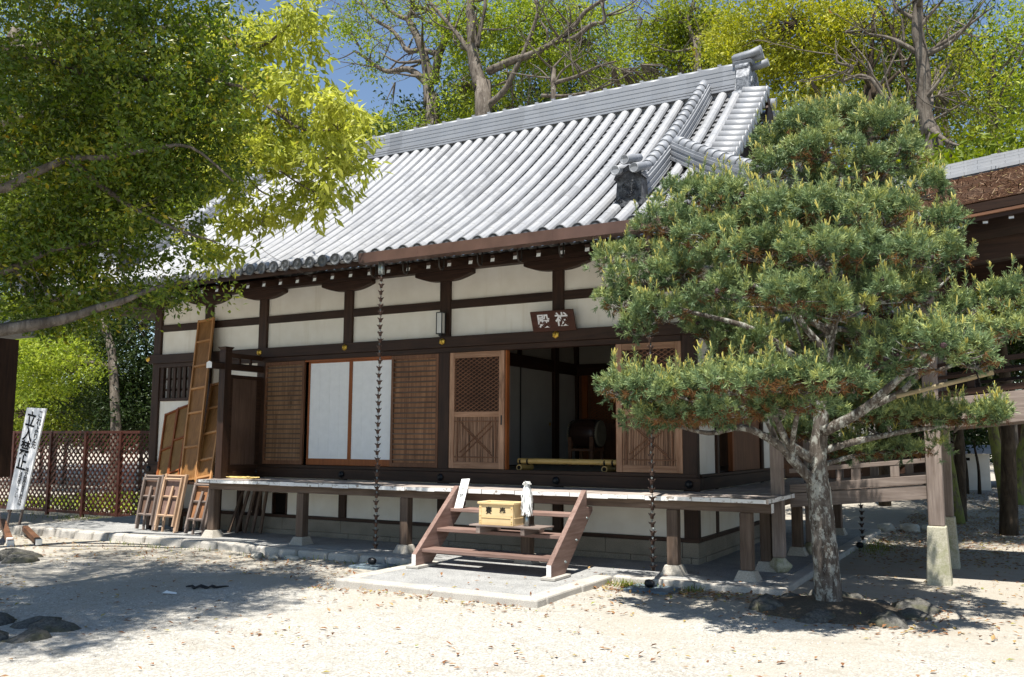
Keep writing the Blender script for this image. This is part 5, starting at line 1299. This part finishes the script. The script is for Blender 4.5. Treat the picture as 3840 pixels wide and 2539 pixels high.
e_l=[([(E0[0],E0[1],-.2),(E0[0]-.1,E0[1],1.5),(E0[0],E0[1]+.1,3.0),(E0[0]+.1,E0[1]+.3,5.5),(E0[0]+.3,E0[1]+.6,8.5)],.24,.06),
 ([(E0[0],E0[1]+.1,2.3)]+[at(x,y,Y) for x,y,Y in ((-60,775,-6.6),(60,755,-6.3),(150,738,-6.1),(230,712,-5.9),(290,695,-5.8),(350,670,-5.6),(430,650,-5.4))],.078,.012),
 ([(E0[0],E0[1]+.1,2.9)]+[at(x,y,Y) for x,y,Y in ((-50,640,-6.5),(50,612,-6.2),(120,580,-6.0),(230,560,-5.7))],.06,.015),
 ([(E0[0],E0[1]+.2,4.0)]+[at(x,y,Y) for x,y,Y in ((-20,440,-6.6),(80,400,-6.4),(160,368,-6.2),(240,365,-6.0),(330,350,-5.8),(440,340,-5.4),(540,420,-5.1))],.055,.01),
 ([(E0[0]+.1,E0[1]+.3,5.5)]+[at(x,y,Y) for x,y,Y in ((120,150,-6.0),(260,180,-5.6),(420,180,-5.2),(560,200,-5.0))],.08,.015),
 ([at(160,368,-6.2),at(260,450,-5.7),at(380,520,-5.4),at(500,560,-5.2)],.04,.008)]
tree('evergreen_tree','dense glossy evergreen overhanging the whole upper left of the court','tree',(E0[0],E0[1],gz(*E0)),e_l,.25,M['bark'],M['leaf_dark'],blobs,.060,9,.125,.05,tw=.004,droop=.15,asp=.46,hollow=.35,gap=.12,maxd=1.3,sub=.17)
# ================================================================== young leaved tree reaching over the roof
Q0=(-10.2,-4.6)
qb=[(450,180,60,60),(480,260,60,60),(500,330,50,50),(620,330,70,50),(480,60,80,70),(520,140,90,70),(600,60,70,60),(600,180,90,70),(700,190,70,55),(560,280,90,60),(660,290,90,60),(760,280,75,55),(825,265,42,38),(720,365,70,45),(640,390,75,50),(790,335,60,42),(845,300,30,35),(560,400,70,50),(690,450,45,30),(745,425,40,28),(775,395,35,30),(610,470,50,28),(710,492,22,14),(680,30,60,40),(700,110,60,35)]
blobs=[BL(x,y,-3.3+.3*math.sin(i*2.1),rx,ry,.40,.8) for i,(x,y,rx,ry) in enumerate(qb)]
blobs+=[BL(x,y,-3.2,rx,ry,1.5,.8) for x,y,rx,ry in ((485,582,17,14),(508,600,13,9),(520,572,12,9),(470,560,13,10),(700,478,16,14),(735,455,16,12),(768,440,14,14),(800,372,16,18),(545,520,20,16),(590,500,20,14))]
q_l=[([(Q0[0],Q0[1],-.3),(Q0[0]+.1,Q0[1],2.5),(Q0[0]+.5,Q0[1]+.2,5.0),(Q0[0]+1.4,Q0[1]+.6,7.5)],.22,.09),
 ([(Q0[0]+.5,Q0[1]+.2,5.0)]+PLn(-3.4,(330,330),(430,350),(470,350),(560,385),(620,370),(730,372),(800,345)),.07,.008),
 ([(Q0[0]+.9,Q0[1]+.4,6.0)]+PLn(-3.4,(400,190),(480,185),(560,205),(640,260),(700,300),(780,300)),.06,.008),
 ([(Q0[0]+1.3,Q0[1]+.6,7.2)]+PLn(-3.4,(420,60),(520,90),(600,110),(700,30)),.06,.01),
 (PLn(-3.3,(560,385),(600,440),(660,465),(700,480)),.014,.004),(PLn(-3.3,(640,390),(700,430),(745,450),(770,440)),.012,.004),(PLn(-3.2,(420,520),(460,565),(490,560),(525,570)),.012,.003),(PLn(-3.2,(300,480),(380,500),(420,520)),.016,.010),(PLn(-3.2,(620,470),(600,560),(640,600),(720,640)),.004,.002)]
tree('young_leaf_tree','tree with drooping lime green young leaves reaching over the left of the roof','tree',(Q0[0],Q0[1],gz(*Q0)),q_l,.5,M['bark'],M['leaf_lime'],blobs,.125,6,.19,.04,tw=.003,droop=.75,asp=.36,hollow=.1,maxd=1.2,sub=.15)
# ================================================================== wood behind the hall
DENS=34.
zc=zoomer(700,0,1.8246); z8=zoomer(1200,0,1.3953); zr_=zoomer(2700,0,2.0807)
def ZL(z,Y,*p): return [z(a,b,Y) for a,b in p]
GRP='trees of the wood behind the hall'
def ground_from(p,dx=0): 
    p=Vector(p); return Vector((p.x+dx,p.y,gz(p.x,p.y)-.2))
Y=13.0
t0=ZL(zc,Y,(1680,840),(1660,720),(1655,600),(1640,450),(1600,300),(1540,180),(1520,130),(1545,60),(1550,-30))
L=[([ground_from(t0[0])]+t0,.30,.10),(ZL(zc,Y,(1520,130),(1450,110),(1380,60),(1320,-10)),.12,.06),
 (ZL(zc,Y,(1655,590),(1590,520),(1520,475),(1450,480),(1380,490),(1310,460),(1230,400),(1150,350)),.17,.06),
 (ZL(zc,Y,(1690,570),(1720,400),(1740,340),(1780,230),(1720,180),(1690,100),(1640,60),(1550,55)),.19,.09),
 (ZL(zc,Y,(1712,370),(1620,345),(1510,345),(1460,270),(1390,195),(1290,135),(1210,30),(1180,-20)),.13,.06),
 (ZL(zc,Y,(1740,340),(1770,180),(1790,60),(1760,-20)),.10,.06),(ZL(zc,Y,(1340,410),(1390,290),(1395,140),(1350,20)),.03,.015),(ZL(zc,Y,(1200,350),(1130,230),(1080,150),(1040,20)),.05,.02),(ZL(zc,Y,(1160,300),(1210,330),(1260,240),(1200,180)),.03,.01)]
bl=[BL(x,y,Y,rx,ry,d) for x,y,rx,ry,d in ((1030,330,60,40,.6),(930,330,60,45,.6),(880,390,60,40,.6),(960,300,40,30,.4),(1010,40,60,40,.25),(860,40,60,40,.35),(1000,420,50,30,.5),(870,130,40,50,.35),(810,60,50,40,.35),(1060,60,50,45,.5),(1050,130,45,45,.5),(940,20,40,25,.25))]
tree('camphor_tree','bare limbed grey camphor tree against the blue sky left of the ridge','tree',ground_from(t0[0]),L,.35,M['bark'],M['leaf_camphor'],bl,.13,6,.34,.12,GRP,tw=.012,hollow=.2,gap=.15,maxd=3.0)
Y=12.0
t0=ZL(zc,Y,(2030,770),(2010,600),(1975,460),(1960,350),(1950,180),(1940,60),(1950,-40))
L=[([ground_from(t0[0])]+t0,.36,.16),(ZL(zc,Y,(1990,320),(2010,200),(2040,60),(2040,-20)),.10,.06),(ZL(zc,Y,(1955,380),(1870,260),(1790,160),(1700,60),(1640,-20)),.12,.06),
 (ZL(z8,Y,(870,560),(960,480),(1010,390),(1080,240),(1140,60),(1120,-20)),.14,.05),(ZL(z8,Y,(880,375),(1000,320),(1120,280),(1230,220),(1320,150),(1390,60),(1500,-10)),.17,.07),
 (ZL(z8,Y,(1230,215),(1330,200),(1420,130),(1490,110),(1465,-10)),.12,.06),(ZL(z8,Y,(1180,235),(1190,170),(1150,100),(1120,0)),.06,.03)]
bl=[BL(x,y,Y+1.2,rx,ry,d) for x,y,rx,ry,d in ((1080,60,70,60,.6),(1180,50,80,60,.9),(1280,60,80,70,.9),(1370,50,70,60,.8),(1170,150,70,50,.7),(1300,150,80,55,.8),(1080,170,55,60,.7),(1050,240,60,40,.7),(1140,235,60,30,.5),(1400,140,70,50,.7),(1230,110,50,50,.6),(1200,210,60,30,.5))]
tree('camphor_tree','thick trunked camphor tree rising behind the middle of the ridge','tree',ground_from(t0[0]),L,.3,M['bark'],M['leaf_camphor'],bl,.13,6,.32,.12,GRP,tw=.01,hollow=.25,gap=.05,maxd=2.5)
Y=11.0
t0=ZL(z8,Y,(1222,520),(1228,440),(1330,405),(1450,350),(1550,320))
L=[([ground_from(t0[0])]+t0,.12,.03),(ZL(z8,Y,(1230,440),(1260,380),(1320,330),(1400,280)),.06,.02),(ZL(z8,Y,(1160,500),(1300,500),(1440,470),(1560,420),(1680,340)),.07,.02),(ZL(z8,Y,(1228,450),(1160,370),(1100,330)),.04,.01)]
bl=[BL(x,y,Y+2,rx,ry,d) for x,y,rx,ry,d in ((1440,250,90,40,.5),(1340,260,80,40,.5),(1240,280,70,30,.4),(1540,230,80,45,.6))]
tree('small_pale_tree','small pale stemmed tree with crooked branches just above the ridge','tree',ground_from(t0[0]),L,.6,M['bark'],M['leaf_mid'],bl,.11,5,.33,.12,GRP,tw=.012,hollow=.1,gap=.2,maxd=2.5)
Y=15.0
t0=ZL(z8,Y,(1975,380),(1965,250),(1930,120),(1965,-20))
L=[([ground_from(t0[0])]+t0,.20,.08),(ZL(z8,Y,(1935,130),(1880,60),(1860,-10)),.07,.04),(ZL(z8,Y,(1900,390),(1850,300),(1810,340)),.10,.03)]
bl=[BL(x,y,Y+.5,rx,ry,d) for x,y,rx,ry,d in ((1490,80,80,60,.8),(1580,60,90,60,.9),(1500,190,80,45,.8),(1610,160,80,60,.9),(1660,80,60,60,.8),(1560,130,70,50,.7),(1680,160,50,40,.8),(1420,220,60,40,.6),(1590,40,70,45,.8))]
tree('slim_dark_tree','slim forked tree with olive foliage between the ridge and the golden tree','tree',ground_from(t0[0]),L,.3,M['bark'],M['leaf_mid'],bl,.13,6,.33,.12,GRP,tw=.01,hollow=.25,bias=np.full(len(bl),.28))
Y=12.0
bl=[BL(x,y,Y,rx,ry,d) for x,y,rx,ry,d in ((1740,60,100,60,1),(1860,50,110,60,1),(1700,130,70,45,.9),(1820,130,100,50,1),(1930,110,70,50,.9),(1780,185,70,35,.7),(1880,190,80,40,.7),(1960,40,60,40,.8),(1840,240,80,35,.5),(1950,190,60,40,.6))]
L=[(ZL(zr_,Y,(1160,900),(1200,760),(1170,650),(1180,450),(1200,100)),.16,.06),(ZL(zr_,Y,(1200,770),(1290,670),(1400,560),(1500,500)),.09,.04),(ZL(zr_,Y,(1180,450),(1050,380),(930,320),(700,240)),.06,.02),(ZL(zr_,Y,(1520,880),(1440,560),(1350,250),(1210,0)),.07,.05)]
L[0]=([ground_from(L[0][0][0])]+L[0][0],.18,.06)
tree('golden_tree','bright golden green tree with rusty tinted leaves right of the roof ridge','tree',ground_from(L[0][0][1]),L,.25,M['darkbark'],M['leaf_gold'],bl,.12,6,.30,.11,GRP,tw=.008,hollow=.3)
Y=10.0
t0=ZL(zr_,Y,(1680,1300),(1640,1050),(1590,850),(1590,600),(1570,400),(1540,250),(1545,100),(1540,-30))
L=[([ground_from(t0[0])]+t0,.24,.15),(ZL(zr_,Y,(1540,945),(1440,890),(1360,840),(1260,720),(1180,620),(1080,590),(950,640)),.12,.04),(ZL(zr_,Y,(1560,420),(1400,330),(1300,290),(1160,265)),.08,.03),(ZL(zr_,Y,(1560,210),(1650,100),(1750,-10)),.07,.03),(ZL(zr_,Y,(1520,150),(1380,60),(1350,-20)),.07,.03),(ZL(zr_,Y,(1000,580),(1030,520),(920,490),(910,430)),.06,.03),(ZL(zr_,Y,(1640,950),(1800,860),(1950,770)),.04,.015),(ZL(zr_,Y,(1600,420),(1720,330),(1800,200)),.05,.02)]
bl=[BL(x,y,Y+2.5,rx,ry,d) for x,y,rx,ry,d in ((2050,60,60,50,.5),(2150,50,70,60,.6),(2200,130,80,60,.6),(2230,220,80,60,.6),(2050,260,70,50,.35),(2180,300,70,50,.5),(1900,290,60,40,.4),(2290,320,70,40,.5),(2020,150,50,50,.4))]
tree('tall_grey_tree','tall straight grey trunk rising above the pine at the right','tree',ground_from(t0[0]),L,.35,M['bark'],M['leaf_gold'],bl,.12,6,.32,.12,GRP,tw=.008,hollow=.15,gap=.1,bias=np.full(len(bl),-.22),maxd=2.5)
Y=14.0
L=[(ZL(zr_,Y,(2145,1200),(2120,900),(2110,700),(2140,400)),.16,.08),(ZL(zr_,Y,(1800,1240),(1750,900),(1700,700),(1680,540)),.10,.05),(ZL(zr_,Y,(2130,1000),(2010,870),(1950,700)),.06,.03)]
L[0]=([ground_from(L[0][0][0])]+L[0][0],.18,.08)
bl=[BL(x,y,Y,rx,ry,d) for x,y,rx,ry,d in ((2330,200,80,60,.9),(2290,130,60,50,.6),(2350,290,60,50,.8),(2370,90,60,50,.8),(2270,260,60,45,.6),(2360,20,60,40,.5))]
tree('bright_green_tree','fresh green tree cut by the right picture edge above the corridor roof','tree',ground_from(L[0][0][1]),L,.3,M['bark'],M['leaf_camphor'],bl,.12,6,.32,.12,GRP,tw=.008,hollow=.25)
# left and lower left
Y=7.0
t0=[at(x,y,Y) for x,y in ((268,1010),(266,930),(262,850),(255,800),(235,740),(220,680),(225,560))]
L=[([ground_from(t0[0])]+t0,.17,.10),([at(x,y,Y) for x,y in ((258,850),(215,840),(180,850),(110,860),(60,855))],.08,.03),([at(x,y,Y) for x,y in ((240,760),(180,730),(120,720))],.05,.02)]
bl=[BL(x,y,Y-1,rx,ry,d) for x,y,rx,ry,d in ((90,815,50,35,.8),(150,840,45,28,.6),(70,880,40,30,.6),(120,905,35,22,.4))]
tree('lit_bush_tree','grey trunked tree with sunlit lime leaves beyond the lattice fence','tree',ground_from(t0[0]),L,.3,M['bark'],M['leaf_camphor'],bl,.12,6,.27,.10,None,tw=.008,hollow=.2,bias=np.full(len(bl),-.05))
def mass(label,blobs,mat,leaf,spacing,name='tree',trunks=(),bias=None,group=GRP,per=6,bark_=None):
    c=blobs[0][0]; L=[]
    for x,y0,y1,Yt,r in trunks: a=at(x,y1,Yt); b=at(x+8,y0,Yt); L.append(([ground_from(a),a,a.lerp(b,.5)+Vector((.1,0,0)),b],r,r*.6))
    if not L: L=[([Vector((c[0],c[1],gz(c[0],c[1])-.2)),Vector((c[0]+.1,c[1],c[2]*.5)),Vector(c)],.2,.06)]
    return tree(name,label,'tree',(L[0][0][0].x,L[0][0][0].y,gz(L[0][0][0].x,L[0][0][0].y)),L,.12,bark_ or M['darkbark'],mat,blobs,leaf,per,spacing,leaf,group,tw=.012,hollow=.25,bias=bias,maxd=3)
mass('dark evergreen tree beyond the lattice fence left of the grey trunk',[BL(x,y,9,rx,ry,1) for x,y,rx,ry in ((120,760,110,50),(40,800,60,70),(200,900,90,60),(110,960,120,40),(200,800,60,50),(30,940,50,60))],M['leaf_mid'],.14,.36,trunks=((130,760,1000,9,.10),(155,760,1000,9.3,.08),(100,780,1000,9.6,.09)))
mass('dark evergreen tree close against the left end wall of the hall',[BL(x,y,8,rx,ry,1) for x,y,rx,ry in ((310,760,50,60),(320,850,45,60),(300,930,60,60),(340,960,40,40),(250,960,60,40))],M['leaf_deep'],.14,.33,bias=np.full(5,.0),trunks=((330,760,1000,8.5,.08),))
mass('mid green tree behind the overhanging evergreen at the far left',[BL(x,y,11,rx,ry,.9) for x,y,rx,ry in ((60,600,120,90),(200,560,120,90),(330,480,100,80),(60,420,120,100),(250,380,120,80),(420,470,80,50),(300,620,100,60))],M['leaf_mid'],.16,.42,bias=np.full(7,.05))
mass('yellow green tree glimpsed between the overhanging leaves and the roof',[BL(x,y,13,rx,ry,.8) for x,y,rx,ry in ((430,400,80,60),(520,400,70,60),(480,300,90,60),(560,480,60,30),(620,430,50,40),(400,250,100,80),(250,200,120,100),(80,200,120,120))],M['leaf_camphor'],.15,.42)
mass('dark leafy tree low behind the left part of the ridge',[BL(x,y,11,rx,ry,.9) for x,y,rx,ry in ((790,330,60,50),(860,360,60,40),(900,290,50,35),(720,330,40,30),(840,300,40,30))],M['leaf_mid'],.12,.32,bias=np.full(5,-.15))
mass('dark tree low behind the middle of the ridge',[BL(x,y,18,rx,ry,.9) for x,y,rx,ry in ((1020,280,70,40),(1130,260,80,45),(1250,230,90,45),(1370,200,90,50),(1480,230,80,40),(1600,230,80,50))],M['leaf_deep'],.2,.5)
mass('golden green tree filling the gaps behind the tall grey trunk',[BL(x,y,16,rx,ry,.8) for x,y,rx,ry in ((2050,50,80,60),(2150,90,80,60),(2240,60,80,60),(2080,180,80,60),(2190,200,80,60),(2290,180,60,60),(1960,60,60,50),(2000,140,60,50),(2340,250,60,50))],M['leaf_mid'],.13,.42,bias=np.full(9,-.38))
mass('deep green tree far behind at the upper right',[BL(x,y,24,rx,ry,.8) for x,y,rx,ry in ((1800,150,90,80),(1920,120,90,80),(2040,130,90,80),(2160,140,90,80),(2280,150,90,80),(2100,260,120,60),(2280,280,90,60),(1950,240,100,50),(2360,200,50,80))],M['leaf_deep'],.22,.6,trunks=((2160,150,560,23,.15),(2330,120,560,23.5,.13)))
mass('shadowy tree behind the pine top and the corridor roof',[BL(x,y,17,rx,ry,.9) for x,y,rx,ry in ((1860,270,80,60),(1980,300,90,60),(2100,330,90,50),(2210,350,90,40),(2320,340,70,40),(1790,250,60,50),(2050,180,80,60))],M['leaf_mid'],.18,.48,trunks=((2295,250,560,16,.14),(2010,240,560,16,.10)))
mass('golden leaved shrub glowing beneath the corridor eaves',[BL(x,y,7,rx,ry,1) for x,y,rx,ry in ((2300,640,60,40),(2370,630,50,50),(2240,680,50,40),(2340,720,60,50),(2410,700,60,60))],M['leaf_gold'],.11,.28)
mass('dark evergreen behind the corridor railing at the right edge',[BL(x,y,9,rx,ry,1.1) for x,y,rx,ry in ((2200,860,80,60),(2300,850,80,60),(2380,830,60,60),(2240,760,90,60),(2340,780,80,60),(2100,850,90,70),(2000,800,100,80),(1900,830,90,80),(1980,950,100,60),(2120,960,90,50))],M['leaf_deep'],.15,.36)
mass('mid green tree added left of the lattice fence to shade it, mostly unseen',[((-13.2,-2.4,6.2),2.4,1.6,.9,.8),((-15.0,-1.5,6.8),2.0,1.6,.9,.8),((-11.6,-3.9,7.2),1.5,.9,.7,.8),((-14.5,3.0,8.0),3.0,2.4,1.0,.9),((-18,2.0,8.0),2.5,2.4,1.0,.9),((-11.8,3.6,7.6),1.8,1.6,.8,.9)],M['leaf_mid'],.11,.36,group=None)  # crown masses added mostly out of view to shade the fence and ground
mass('shaded shrub behind the far white garden wall',[BL(x,y,20,rx,ry,1.1) for x,y,rx,ry in ((2200,1000,60,40),(2280,990,60,40),(2120,1000,60,40),(2370,980,60,40),(2040,1000,60,40))],M['leaf_deep'],.2,.5)
for (x,y0,y1,Yt,r0,r1,dx,lb) in ((2335,1190,960,11.5,.16,.10,-40,'leaning mossy trunk in front of the far gatehouse'),(2352,1178,930,13.5,.17,.13,30,'mossy trunk nearest the right picture edge'),(2215,1215,930,8.6,.14,.09,-40,'shaded trunk flaring at its foot right behind the corridor pillar')):
    a=at(x,y1-60,Yt); g=at(x,y0,Yt); g.z=gz(g.x,g.y)
    T=thing('mossy_tree',lb,'tree',g,'mossy trunks behind the corridor'); m=MB(); top=at(x+dx,y1,Yt)
    limb(m,[g+Vector((.05,0,-.2)),g+Vector((0,0,.12)),g.lerp(top,.4),top,top+Vector((-.1,0,3.5))],r0*1.25,r1*.7,12); m.build('trunk',M['mossbark'],T)
    b=[(tuple(top+Vector((0,-1.0,3.6))),2.2,2.0,.9,1.3),(tuple(top+Vector((1.4,-3.4,3.2))),2.2,1.9,.9,1.3),(tuple(top+Vector((-.8,-5.4,2.7))),2.0,1.8,.8,1.3)]  # crowns enlarged behind the corridor roof to shade the ground
    if x==2215: b+=[((2.2,4.4,5.1),1.3,1.4,.55,1.6),((3.9,4.9,5.3),1.4,1.5,.55,1.6),((2.9,6.9,5.5),1.5,1.4,.6,1.6),((4.9,6.9,5.6),1.4,1.4,.6,1.6),((1.7,6.2,5.3),1.0,1.3,.55,1.5)]  # extra crown masses hidden by the corridor roof, added to shade the ground
    v,f,rn,cl,oid=foliage(b,.13,6,.34,.12); raw_mesh('crown',v,f,M['leaf_mid'],T,rnd=rn)
for x,lb in ((2240,'thin shaded sapling left of two before the white garden wall'),(2268,'thin shaded sapling right of two before the white garden wall')):
    g=at(x,1140,16.5); g.z=gz(g.x,g.y); T=thing('sapling',lb,'sapling',g,'saplings by the garden wall'); m=MB(); tp=at(x-18,1010,16.5); limb(m,[g,g.lerp(tp,.5)+Vector((.06,0,0)),tp],.05,.02,6); m.build('stem',M['darkbark'],T)
    v,f,rn,cl,oid=foliage([(tuple(tp),.5,.4,.35,.7)],.12,6,.3,.1); raw_mesh('crown',v,f,M['leaf_deep'],T,rnd=rn)
# far wood closing the horizon
fb=[]
for i in range(46):
    x=-75+i*3.3; y=34+4*math.sin(i*1.7); h=4.5+1.2*math.sin(i*2.3)+(2.2 if x>-6 else 0)-(1.3 if -26<x<-8 else 0)
    fb.append(((x,y,h*.55),2.8,2.2,h*.62,.8))
v,f,rn,cl,oid=foliage(fb,.42,5,1.0,.4,hollow=.4)
tag(raw_mesh('distant_wood',v,f,M['leaf_deep'],loc=(0,34,0),rnd=rn),'dark distant wood closing the view behind the hall','wood',kind='stuff')

# ================================================================== dry leaves and grass
def litter(n,x0,x1,y0,y1,size,zf=None):
    x=x0+(x1-x0)*RNG.random(n); y=y0+(y1-y0)*RNG.random(n); return np.stack([x,y],1)
P=[litter(420,-9,6,-9.5,-1.3,0),litter(420,-.6,1.4,-2.1,-1.5,0)*np.array([1,1]),litter(120,-3.0,-.6,-3.55,-3.32,0),litter(420,1.4,4.5,-3,2.0,0),litter(5200,1.5,5.5,2,10,0),litter(7500,1.5,9,6,17,0),litter(700,-12,-3,-3.2,-1.6,0),litter(160,-3.4,-2.9,-3.6,-2.4,0),litter(350,1.2,3.0,-2.9,-1.2,0),litter(130,-.5,.6,-3.3,-1.5,0)]
for k_ in range(70):
    cx_,cy_=-8+13*RNG.random(),-9+7.5*RNG.random(); m_=int(4+14*RNG.random()); P.append(np.column_stack([cx_+.35*RNG.normal(size=m_),cy_+.16*RNG.normal(size=m_)]))
P=np.concatenate(P); keep=~((P[:,0]>PXL)&(P[:,0]<PXR)&(P[:,1]>-1.47)&(P[:,1]<6.3))&~((P[:,0]>-3.2)&(P[:,0]<-.56)&(P[:,1]>-3.33)&(P[:,1]<-1.4)); P=P[keep]
z=np.array([gnd(a,b)+.012 for a,b in P]); Q=[np.column_stack([P,z])]
on=litter(90,-3.0,1.3,-3.2,-.6,0); on=on[((on[:,1]>-1.4))|((on[:,0]>-3.1)&(on[:,0]<-.6))]; Q.append(np.column_stack([on,np.full(len(on),.008)]))
# a few caught between the tiles near the eave
ru=us[30]+.125; rl=[]
for k in range(150):
    u=us[int(RNG.integers(31,38))]+.125+.03*RNG.normal(); d=abs(RNG.normal())*.28+.02; rl.append(PF(u,d,.0))
Q.append(np.array(rl)); Q=np.concatenate(Q); n=len(Q)
d=RNG.normal(size=(n,3)); d[:,2]*=.18; d=unit(d); s=np.cross(d,np.array([0,0,1.])); s=unit(s); up=np.cross(s,d); sz=(.028+.045*RNG.random(n))[:,None]; cu=(.25+.5*RNG.random(n))[:,None]
v=np.stack([Q,Q+d*sz*.5+s*sz*.25+up*sz*.28*cu,Q+d*sz+up*sz*.12*cu,Q+d*sz*.5-s*sz*.25+up*sz*.28*cu],1).reshape(-1,3)
tag(raw_mesh('fallen_leaves',v,np.arange(4*n).reshape(n,4),M['litter'],rnd=RNG.random(n)),'dry russet leaves strewn over the gravel','leaves',kind='stuff')
pb=np.column_stack([-6+11*RNG.random(9000),-9.6+6.2*RNG.random(9000)]); pb=pb[~((pb[:,0]>-3.3)&(pb[:,0]<-.5)&(pb[:,1]>-3.4))]
pz=np.array([gnd(a,b) for a,b in pb]); n=len(pb); r_=.004+.008*RNG.random(n)**2; an=6.283*RNG.random(n); B0=np.column_stack([pb,pz-.002])
cs=lambda k,q: np.column_stack([r_*q*np.cos(an+k),r_*q*.8*np.sin(an+k),0*r_])
tp=B0+np.column_stack([0*r_,0*r_,r_*.9]); v=np.stack([B0+cs(0,1),B0+cs(1.57,1.1),B0+cs(3.14,.9),B0+cs(4.71,1),tp],1).reshape(-1,3)
f=(np.array([[0,1,4],[1,2,4],[2,3,4],[3,0,4]])[None]+5*np.arange(n)[:,None,None]).reshape(-1,3)
pm=leafmat('pebble_mix',[(0,(.12,.11,.10)),(.4,(.42,.39,.34)),(1,(.74,.71,.66))],0.0,rough=.8,spec=.2)
tag(raw_mesh('pebbles',v,f,pm,rnd=np.repeat(RNG.random(n),4)),'loose pebbles on the gravel in the foreground','pebbles',kind='stuff')
gp=[]
for cx,cy,sx,sy,k in ((-.30,-1.62,.16,.09,260),(.42,-1.56,.07,.05,70),(-3.35,-1.72,.12,.07,120),(-12.6,1.0,1.6,.25,900),(-10.9,.6,.4,.5,300),(1.62,3.7,.15,.5,300),(-5.0,-1.7,1.2,.05,90),(1.72,-1.7,.3,.3,40),(-8.2,-1.68,.6,.06,80)):
    gp.append(np.column_stack([cx+sx*RNG.normal(size=k),cy+sy*RNG.normal(size=k)]))
gp=np.concatenate(gp); gp=gp[~((gp[:,0]>PXL)&(gp[:,0]<PXR)&(gp[:,1]>-1.5)&(gp[:,1]<6.3))]; z=np.array([gnd(a,b)-.005 for a,b in gp]); b=np.column_stack([gp,z]); n=len(b)
d=unit(RNG.normal(size=(n,3))*np.array([.45,.45,.1])+np.array([0,0,1.])); s=unit(np.cross(d,RNG.normal(size=(n,3)))); L=(.03+.06*RNG.random(n))[:,None]
v=np.stack([b-s*.004,b+s*.004,b+d*L+s*.002,b+d*L-s*.002],1).reshape(-1,3)
gc=np.column_stack([-20+9.0*RNG.random(5200),1.7+5.5*RNG.random(5200)]); gc=gc[gc[:,0]<-11]; zz_=np.array([gnd(a,b) for a,b in gc])+.02+.10*RNG.random(len(gc))
gv,gf=leaf_quads(np.column_stack([gc,zz_]),RNG.normal(size=(len(gc),3))*np.array([1,1,.5])+np.array([0,0,.5]),.06+.08*RNG.random(len(gc)),.5)
tag(raw_mesh('ground_cover',gv,gf,M['leaf_camphor'],rnd=RNG.random(len(gf))),'low green ground cover beyond the lattice fence','ground cover',kind='stuff')
tag(raw_mesh('grass_tufts',v,np.arange(4*n).reshape(n,4),M['grassblade'],rnd=RNG.random(n)),'small grass tufts along the kerb and the fence foot','grass',kind='stuff')
# ================================================================== light, sky, camera
sv=Vector((.09,-.38,1.0)).normalized()
ld=bpy.data.lights.new('sun','SUN'); ld.energy=5.0; ld.angle=R(.53); ld.color=(1,.96,.88)
lo=bpy.data.objects.new('sun',ld); COL.objects.link(lo); lo.rotation_euler=sv.to_track_quat('Z','Y').to_euler(); lo.location=(0,-10,20)
w=bpy.data.worlds.new('World'); SC.world=w; w.use_nodes=True; nt=w.node_tree
sky=nt.nodes.new('ShaderNodeTexSky'); sky.sky_type='NISHITA'; sky.sun_disc=False
sky.sun_elevation=math.asin(sv.z); sky.sun_rotation=math.atan2(sv.x,sv.y); sky.air_density=1.0; sky.dust_density=0; sky.ozone_density=1.0
bg=nt.nodes['Background']; bg.inputs['Strength'].default_value=.085; nt.links.new(sky.outputs[0],bg.inputs['Color'])
cd=bpy.data.cameras.new('camera'); co=bpy.data.objects.new('camera',cd); COL.objects.link(co)
cd.sensor_fit='HORIZONTAL'; cd.sensor_width=36; cd.lens=36*FPX/3840; cd.clip_end=600; cd.clip_start=.05
mt=Matrix((RT,UP,-FW)).transposed().to_4x4(); mt.translation=CAM; co.matrix_world=mt
SC.camera=co
SC.view_settings.view_transform='Standard'; SC.view_settings.look='None'; SC.view_settings.exposure=.86; SC.view_settings.gamma=1
SC.cycles.max_bounces=8; SC.cycles.diffuse_bounces=4; SC.cycles.transmission_bounces=4; SC.cycles.sample_clamp_indirect=6
SC.cycles.use_denoising=True
